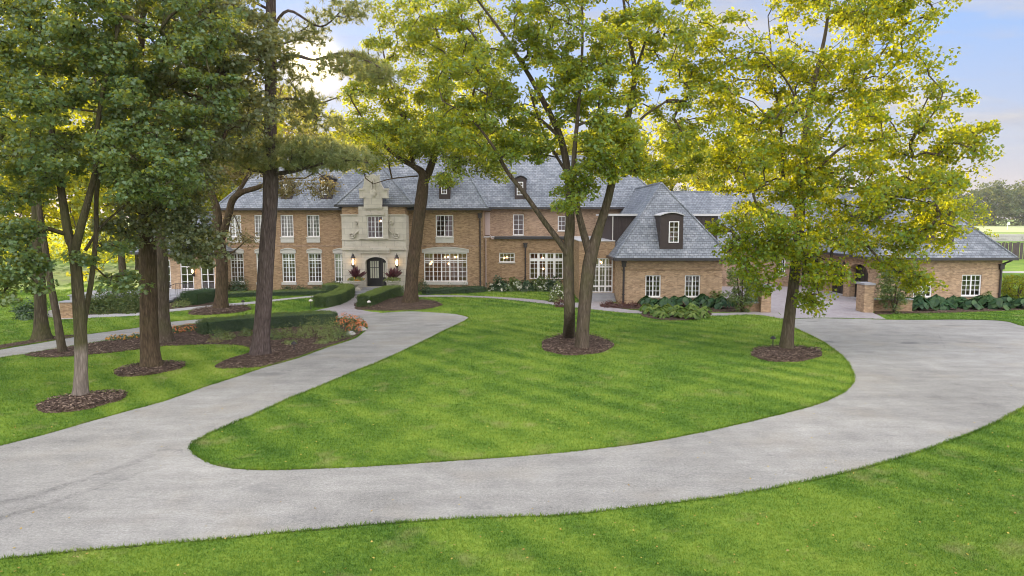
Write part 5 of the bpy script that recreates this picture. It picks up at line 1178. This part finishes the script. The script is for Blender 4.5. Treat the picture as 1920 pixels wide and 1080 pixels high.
# ------------------------------------------------------------------ hedges, shrubs and flowers
def hl(*uv): return np.array([G(u, v)[:2] for u, v in uv])
def hedge(line, w, h, dens, label, tops=('leaf_box', 'leaf_boxtop'), size=.055, name='clipped_hedge'):
    tag(link(name, hedge_mesh(name, smooth_poly(line, False, 5), w, h, dens, size, list(tops))), label, 'hedge')
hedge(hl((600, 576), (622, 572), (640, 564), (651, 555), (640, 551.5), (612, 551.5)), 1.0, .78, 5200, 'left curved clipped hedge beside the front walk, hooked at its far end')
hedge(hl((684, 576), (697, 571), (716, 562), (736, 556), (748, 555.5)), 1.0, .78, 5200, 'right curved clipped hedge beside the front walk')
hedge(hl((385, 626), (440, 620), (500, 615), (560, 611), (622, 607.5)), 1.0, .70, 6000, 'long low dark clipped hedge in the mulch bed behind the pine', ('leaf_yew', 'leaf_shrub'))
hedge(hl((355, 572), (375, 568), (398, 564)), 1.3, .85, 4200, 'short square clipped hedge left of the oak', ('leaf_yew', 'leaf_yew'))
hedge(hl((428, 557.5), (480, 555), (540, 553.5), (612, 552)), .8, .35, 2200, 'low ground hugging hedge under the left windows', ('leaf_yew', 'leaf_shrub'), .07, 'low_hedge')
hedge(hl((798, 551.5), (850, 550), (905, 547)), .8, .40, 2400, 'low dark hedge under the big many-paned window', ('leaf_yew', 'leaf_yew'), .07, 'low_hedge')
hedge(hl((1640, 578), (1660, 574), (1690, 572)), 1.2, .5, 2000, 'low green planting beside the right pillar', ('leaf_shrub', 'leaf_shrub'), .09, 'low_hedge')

def shrub(name, label, pos, rx, ry, rz, n, size, mat, shape='quad', cat='shrub', group=None, lump=.22, z=0.0):
    o = tag(link(name, shrub_mesh(name, rx, ry, rz, n, size, mat, shape, lump=lump)), label, cat, group)
    o.location = (pos[0], pos[1], z); o.rotation_euler[2] = 0; return o
shrub('yew_bush', 'round dark yew bush under the leftmost tall window', P(446, 555, 55.0), .95, .6, 1.15, 1500, .10, 'leaf_yew')
shrub('yew_bush', 'dark yew bush left of the entrance bay, behind the hooked hedge', P(636, 550, 54.7), .95, .5, 1.05, 1400, .10, 'leaf_yew')
shrub('yew_bush', 'clipped dark bush right of the entrance bay', P(792, 552, 54.6), .6, .5, 1.05, 1200, .08, 'leaf_yew', lump=.08)
for i, (u, l) in enumerate(((539, 'small dark shrub under the third tall window'), (565, 'small dark shrub between two tall windows, left of the fourth'), (592, 'small dark shrub under the fourth tall window'))):
    shrub('low_shrub', l, P(u, 552, 55.2), .6, .4, .5, 420, .10, 'leaf_yew', group='dark shrubs along the left wall')
for i, (u, l) in enumerate(((836, 'dark spreading shrub under the left half of the big window'), (868, 'dark spreading shrub under the right half of the big window'), (896, 'dark spreading shrub at the foot of the downspout'))):
    shrub('low_shrub', l, P(u, 550, 55.0), .75, .45, .55, 520, .10, 'leaf_yew', group='dark shrubs under the big window')
hyd = [(938, .95, 1.1, 'leafy hydrangea with white heads at the left end of the wide window'), (962, .85, 1.0, 'hydrangea with many white heads left of the wide window'), (988, .8, .9, 'dark leafy hydrangea under the left edge of the wide window'), (1012, .9, 1.15, 'hydrangea with few white heads under the wide window'), (1036, .85, 1.1, 'dark hydrangea under the right end of the wide window')]
for i, (u, r_, h_, l) in enumerate(hyd):
    p = P(u, 550, 55.4); o = shrub('hydrangea', l, p, r_, .6, h_, 1300, .17, 'leaf_shrub' if i % 2 else 'leaf_yew', cat='shrub', group='hydrangeas along the right range')
    n = (9, 14, 4, 7, 4)[i]; q = rng.normal(0, 1, (n, 3)); q /= np.linalg.norm(q, axis=1, keepdims=True); q[:, 1] = -np.abs(q[:, 1]); q[:, 2] = np.abs(q[:, 2]) * .8
    cc = q * np.array([r_, .62, h_]); C = np.repeat(cc, 16, 0) + rng.normal(0, .055, (n * 16, 3))
    fl = link('flowers', leaf_mesh('flowers', C, rng.normal(0, .4, (n * 16, 3)) + np.array([0, -.6, .5]), .09, 'petal_white', 'round')); fl.parent = o
p = G(1050, 566); o = shrub('hydrangea', 'pale flowering hydrangea behind the twin trunks', p, .75, .6, 1.35, 1300, .16, 'leaf_pale'); 
C = rng.normal(0, 1, (120, 3)); C /= np.linalg.norm(C, axis=1, keepdims=True); C[:, 2] = np.abs(C[:, 2]); fl = link('flowers', leaf_mesh('flowers', C * np.array([.76, .62, 1.36]), C, .11, 'petal_white', 'round')); fl.parent = o
shrub('barberry', 'reddish bush at the left foot of the twin trunks', G(1052, 575), .5, .5, .6, 600, .09, 'leaf_red')
for i, (u, v, l) in enumerate(((1142, 575.5, 'reddish brown low shrub beside the garden door steps'), (1164, 576.5, 'reddish brown low shrub at the foot of the wing corner downspout'), (1186, 577.5, 'reddish brown low shrub left of the hostas'))):
    shrub('barberry', l, G(u, v), .62, .5, .42, 900, .075, 'leaf_red', group='reddish shrubs by the garden door')
def bushy(name, label, pos, rx, ry, rz, n, size, mats, group=None, z=0.0):
    """tall bush made of many leafy clumps round its own stems"""
    t = thing(name, label, 'bush', (pos[0], pos[1], 0), group); b = MB()
    q = rng.normal(0, 1, (n, 3)); q /= np.linalg.norm(q, axis=1, keepdims=True); q *= rng.uniform(.3, 1, (n, 1)) ** .5
    cl = q * np.array([rx, ry, rz]) + np.array([pos[0], pos[1], rz * 1.02])
    stems = [([np.array([pos[0], pos[1], -.05]), np.array([pos[0] + rx * .3 * math.cos(a), pos[1] + ry * .3 * math.sin(a), rz * .8]), np.array([pos[0] + rx * .5 * math.cos(a), pos[1] + ry * .5 * math.sin(a), rz * 1.6])], [.06, .045, .02]) for a in (.3, 2.2, 4.4)]
    for s_, r_ in stems: bark_tube(b, s_, r_, 6, 0)
    tips, _ = grow(stems, cl, b, .2, .008, .05); b.build('stems', 'barkgrey', t)
    C, Nr, sz = crown_leaves(tips, 60, .36, size, .7, 'lance', .5); C[:, 2] = np.maximum(C[:, 2], .03)
    link('foliage', leaf_mesh('foliage', C, Nr, sz, mats, 'lance'), t); return t
bushy('lilac_bush', 'tall dark leafy bush at the right corner of the hipped wing', P(1392, 560, 43.2), 1.05, .75, 1.55, 150, .15, 'leaf_shrub')
bushy('lilac_bush', 'large leafy bush behind the right court pillar, before the garage', P(1678, 560, 42.6), 1.1, .7, 1.75, 170, .15, 'leaf_shrub')
bushy('lilac_bush', 'sunlit yellow green bush at the far right beside the garage corner', P(1905, 560, 48.5), 1.4, 1.2, .95, 90, .16, 'leaf_right')
rh = [(168, 586, 1.0, .95, 'rhododendron at the left end of the terrace planting'), (192, 581, 1.3, 1.25, 'tall rhododendron behind the forked maple trunk'), (212, 586, 1.1, .9, 'low spreading rhododendron in front of the terrace'), (228, 579, 1.4, 1.5, 'tallest rhododendron of the terrace planting'), (248, 585, 1.1, .95, 'rhododendron beside the furrowed trunk'), (256, 576, 1.2, 1.3, 'rhododendron at the back right of the terrace planting')]
for u, v, r_, h_, l in rh: shrub('rhododendron', l, G(u, v), r_, r_ * .8, h_, 1900, .15, 'leaf_rhodo', 'lance', group='rhododendrons below the terrace')
shrub('round_bush', 'round dark bush left of the mossy trunk', G(58, 597), .9, .8, 1.15, 1500, .12, 'leaf_yew')
shrub('low_shrub', 'flat dark clipped shrub far out on the left lawn', G(42, 584.5), .75, .5, .42, 700, .09, 'leaf_yew', lump=.08)
for i, (u, v, l) in enumerate(((335, 576, 'pale leafy perennial nearest the terrace steps'), (350, 573, 'pale leafy perennial second from the terrace steps'), (366, 570, 'pale leafy perennial below the square hedge'))):
    shrub('perennial', l, G(u, v), .45, .4, .48, 380, .11, 'leaf_pale', cat='plant', group='perennials by the terrace steps')
per_ = [(409, 634, .42, .50, 'bluish leafy plant at the left front of the low hedge'), (427, 637, .38, .42, 'low pale plant in front of the low hedge'), (462, 630, .38, .40, 'small green plant just left of the pine trunk'), (515, 636, .46, .55, 'dark leafy plant just right of the pine trunk'), (537, 632, .42, .62, 'upright pale plant right of the pine'), (569, 633, .50, .68, 'pale bushy plant in the middle of the bed'), (588, 624, .60, .95, 'tall pale plant before the low hedge end'), (610, 631, .62, .80, 'large pale bushy plant near the right end of the bed'), (621, 624, .6, .85, 'tall pale plant behind the bushy ones near the bed end'), (545, 645, .32, .2, 'low yellow green tuft on the mulch near the pine'), (604, 644, .32, .22, 'low green tuft at the drive edge of the bed'), (622, 640, .32, .36, 'rounded green tuft near the edge stones'), (640, 633, .5, .45, 'low leafy plant beside the orange flowers')]
for u, v, r_, h_, l in per_: shrub('perennial', l, G(u, v), r_, r_, h_, int(900 * r_ + 150), .085, 'leaf_pale' if 'pale' in l or 'tuft' in l else 'leaf_shrub', 'lance', cat='plant', group='perennials in the long mulch bed', lump=.3)
shrub('dry_plant', 'dried tan plant before the low hedge', G(402, 642), .42, .35, .22, 260, .10, 'leaf_oak', 'lance', cat='plant')
def flower(u, v, r_, h_, label, pet, group, nfl=60):
    p = G(u, v); o = shrub('flower_clump', label, p, r_, r_, h_, int(700 * r_), .085, 'leaf_box', cat='flowers', group=group)
    q = rng.normal(0, 1, (nfl, 3)); q /= np.linalg.norm(q, axis=1, keepdims=True); q[:, 2] = np.abs(q[:, 2]) + .25
    f = link('flowers', leaf_mesh('flowers', q * np.array([r_, r_, h_ * .95]), q + rng.normal(0, .3, (nfl, 3)), .075, pet, 'round')); f.parent = o
og = 'orange flowers at the bed end'
for u, v, r_, h_, l in ((645, 611, .5, .62, 'orange flower clump nearest the low hedge end'), (657, 614, .52, .6, 'orange flower clump in the middle of the bed end'), (668, 611, .45, .5, 'orange flower clump at the back of the bed end'), (664, 622, .45, .42, 'orange flower clump by the drive edge'), (677, 614, .35, .34, 'small orange flower clump at the tip of the bed')): flower(u, v, r_, h_, l, 'petal_orange', og, 90)
for u, v, l in ((211, 638, 'small yellow flower clump furthest left along the drive edge'), (231, 637, 'small yellow flower clump in the middle of the drive edge row'), (255, 634, 'small yellow flower clump beside the furrowed trunk')): flower(u, v, .3, .24, l, 'petal_yellow', 'small flowers along the back drive', 30)
for u, v, l in ((328, 624, 'orange flower clump right of the straight trunk'), (354, 621, 'orange flower clump left of the low hedge')): flower(u, v, .48, .34, l, 'petal_orange', 'orange flowers along the back drive', 60)
def rock(u, v, s, label):
    bm = bmesh.new(); bmesh.ops.create_icosphere(bm, subdivisions=2, radius=1)
    for w in bm.verts: w.co = w.co * (1 + .16 * math.sin(3.1 * w.co.x + s * 9) + .1 * math.sin(4.7 * w.co.y)); w.co.x *= s; w.co.y *= s * .75; w.co.z *= s * .55
    me = bpy.data.meshes.new('rock'); bm.to_mesh(me); bm.free(); me.materials.append(M['rock'])
    o = link('rock', me); p = G(u, v); o.location = (p[0], p[1], s * .3); tag(o, label, 'rock')
rock(658, 629, .26, 'pale round stone at the front edge of the bed end'); rock(679, 621, .28, 'grey stone at the tip of the bed beside the drive')
# hostas
hk = [hosta_mesh('hosta', .62, .58, 60, 'leaf_hosta'), hosta_mesh('hosta', .55, .5, 55, 'leaf_hosta')]
for i in range(13):
    u = 1212 + i * 17.5; o = link('hosta', hk[i % 2]); p = G(u, 573 + (i % 3) * 2.6 - (1 if i > 8 else 0)); o.location = p; o.rotation_euler[2] = rr(); s = random.uniform(.85, 1.15); o.scale = (s, s, s)
    tag(o, 'blue green hosta in the row below the hipped wing windows', 'hosta', 'blue green hostas below the hipped wing')
for i in range(15):
    u = 1690 + i * 16.3; o = link('hosta', hk[i % 2]); p = G(u, 577 + (i % 3) * 2.4 - i * .22); o.location = p; o.rotation_euler[2] = rr(); s = random.uniform(1.0, 1.35); o.scale = (s, s, s)
    tag(o, 'big-leaved hosta in the row before the garage wing', 'hosta', 'hostas before the garage wing')
hv = [hosta_mesh('variegated_hosta', .42, .4, 60, 'leaf_vhosta'), hosta_mesh('variegated_hosta', .38, .36, 52, 'leaf_vhosta')]
for i in range(24):
    a = i * 2.4; r_ = math.sqrt((i + .5) / 24); o = link('variegated_hosta', hv[i % 2]); c = vbed.mean(0)
    o.location = (c[0] + 2.0 * r_ * math.cos(a), c[1] + (vbed[:, 1].max() - vbed[:, 1].min()) / 2 * .85 * r_ * math.sin(a), 0); o.rotation_euler[2] = rr(); s = random.uniform(.85, 1.2); o.scale = (s, s, s)
    tag(o, 'light green cream edged hosta in the rounded front bed', 'hosta', 'variegated hostas in the front bed')
for i, (u, v) in enumerate(((1338, 561), (1352, 562), (1726, 560), (1850, 560))):
    o = tag(link('ornamental_grass', shrub_mesh('ornamental_grass', .3, .3, .75, 90, .3, 'leaf_pale', 'lance', lump=.1)), ('pale wispy grass tuft behind the hostas, near the wing corner', 'second wispy grass tuft beside the dark bush of the wing', 'wispy grass tuft under the left garage window', 'wispy grass tuft under the right garage window')[i], 'grass tuft')
    o.location = P(u, v, 46.2) * np.array([1, 1, 0]); o.location.z = .3

def haze():
    m, t = newmat('air')
    v = t.n('VolumePrincipled', {'Color': (.92, .95, 1.0, 1), 'Density': .00016, 'Anisotropy': .35})
    t.n('OutputMaterial', {'Volume': v.outputs[0]}); M['air'] = m
    b = MB(); b.box(-950, -70, -1, 950, 1450, 36); o = b.build('haze', 'air'); tag(o, 'thin evening haze over the lawn and the far golf course', 'haze', kind='stuff')
haze()
# ------------------------------------------------------------------ light, sky and exposure
EL, AZ = R(11.5), R(-15.6)
sd = Vector((math.sin(AZ) * math.cos(EL), math.cos(AZ) * math.cos(EL), math.sin(EL)))
sun = bpy.data.lights.new('sun', 'SUN'); sun.energy = 5.0; sun.angle = R(.6); sun.color = (1.0, .86, .60)
so = bpy.data.objects.new('sun', sun); COL.objects.link(so); so.rotation_euler = (-sd).to_track_quat('-Z', 'Y').to_euler(); so.location = (0, 0, 40)
w = bpy.data.worlds.new('World'); S.world = w; w.use_nodes = True; w.node_tree.nodes.clear(); t = NT(w.node_tree)
sky = t.n('TexSky', sky_type='NISHITA'); sky.sun_disc = False; sky.sun_elevation = EL; sky.sun_rotation = AZ; sky.altitude = 0; sky.air_density = 1.0; sky.dust_density = .03; sky.ozone_density = 1.6
dirv = t.n('TexCoord').outputs['Generated']
sx = t.n('SeparateXYZ', {0: dirv})
zc_ = t.math('MAXIMUM', sx.outputs[2], 0.0)
inv = t.math('DIVIDE', 1.0, t.math('ADD', zc_, .12))
pl_ = t.n('CombineXYZ', {0: t.math('MULTIPLY', sx.outputs[0], inv), 1: t.math('MULTIPLY', sx.outputs[1], inv), 2: 0.0}).outputs[0]
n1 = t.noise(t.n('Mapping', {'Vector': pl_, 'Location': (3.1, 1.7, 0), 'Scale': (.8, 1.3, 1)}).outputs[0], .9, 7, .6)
# broken cloud, with unseen bright cover added overhead and behind the camera as fill
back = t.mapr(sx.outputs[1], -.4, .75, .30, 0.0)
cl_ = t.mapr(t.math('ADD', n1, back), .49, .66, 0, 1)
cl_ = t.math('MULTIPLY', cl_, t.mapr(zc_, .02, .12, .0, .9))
SKY_K, CLOUD_K = .12, 1.0
skyc = t.n('VectorMath', {0: sky.outputs[0], 'Scale': SKY_K}, operation='SCALE').outputs[0]
hz = t.mapr(zc_, .0, .22, .75, 0)
skyc = t.mix(hz, skyc, (.46, .455, .50, 1))
lum = t.vmath('DOT_PRODUCT', skyc, (.3, .5, .2))
skyc = t.vmath('MULTIPLY', skyc, (1.08, .99, 1.22))
skyc = t.n('VectorMath', {0: skyc, 'Scale': t.math('DIVIDE', 2.2, t.math('ADD', 1.0, t.math('MULTIPLY', lum, 5.0)))}, operation='SCALE').outputs[0]
dotn = t.vmath('DOT_PRODUCT', dirv, tuple(sd))
lit = t.mapr(sx.outputs[1], -.5, .5, 2.15, .42)  # cloud brightened behind the camera to fill the house front and lawn
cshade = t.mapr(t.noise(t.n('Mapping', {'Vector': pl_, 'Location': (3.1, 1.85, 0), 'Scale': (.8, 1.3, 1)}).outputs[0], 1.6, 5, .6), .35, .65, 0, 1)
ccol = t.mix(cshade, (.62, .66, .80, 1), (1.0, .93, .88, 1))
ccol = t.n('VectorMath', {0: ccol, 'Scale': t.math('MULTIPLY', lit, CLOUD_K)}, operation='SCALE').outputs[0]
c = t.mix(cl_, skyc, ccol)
glow = t.math('ADD', t.math('MULTIPLY', t.math('POWER', t.math('MAXIMUM', dotn, 0), 60.0), .06), t.math('MULTIPLY', t.math('POWER', t.math('MAXIMUM', dotn, 0), 3500.0), 2.5))
disc = t.math('MULTIPLY', t.math('GREATER_THAN', dotn, math.cos(R(.55))), 14.0)
glow = t.math('ADD', glow, disc)
c = t.n('VectorMath', {0: c, 1: t.n('VectorMath', {0: (1.0, .80, .50), 'Scale': glow}, operation='SCALE').outputs[0]}, operation='ADD').outputs[0]
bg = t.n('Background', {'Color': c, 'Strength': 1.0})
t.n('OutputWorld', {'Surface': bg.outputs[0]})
S.view_settings.view_transform = 'Standard'; S.view_settings.look = 'None'; S.view_settings.exposure = 0.95; S.view_settings.gamma = 1.0
S.render.engine = 'CYCLES'
cy = S.cycles; cy.use_denoising = True; S.cycles.pixel_filter_type = 'BLACKMAN_HARRIS'; S.cycles.filter_width = 1.05; cy.max_bounces = 6; cy.diffuse_bounces = 3; cy.glossy_bounces = 3; cy.transmission_bounces = 4; cy.transparent_max_bounces = 12; cy.sample_clamp_indirect = 6
try: cy.denoiser = 'OPENIMAGEDENOISE'
except Exception: pass
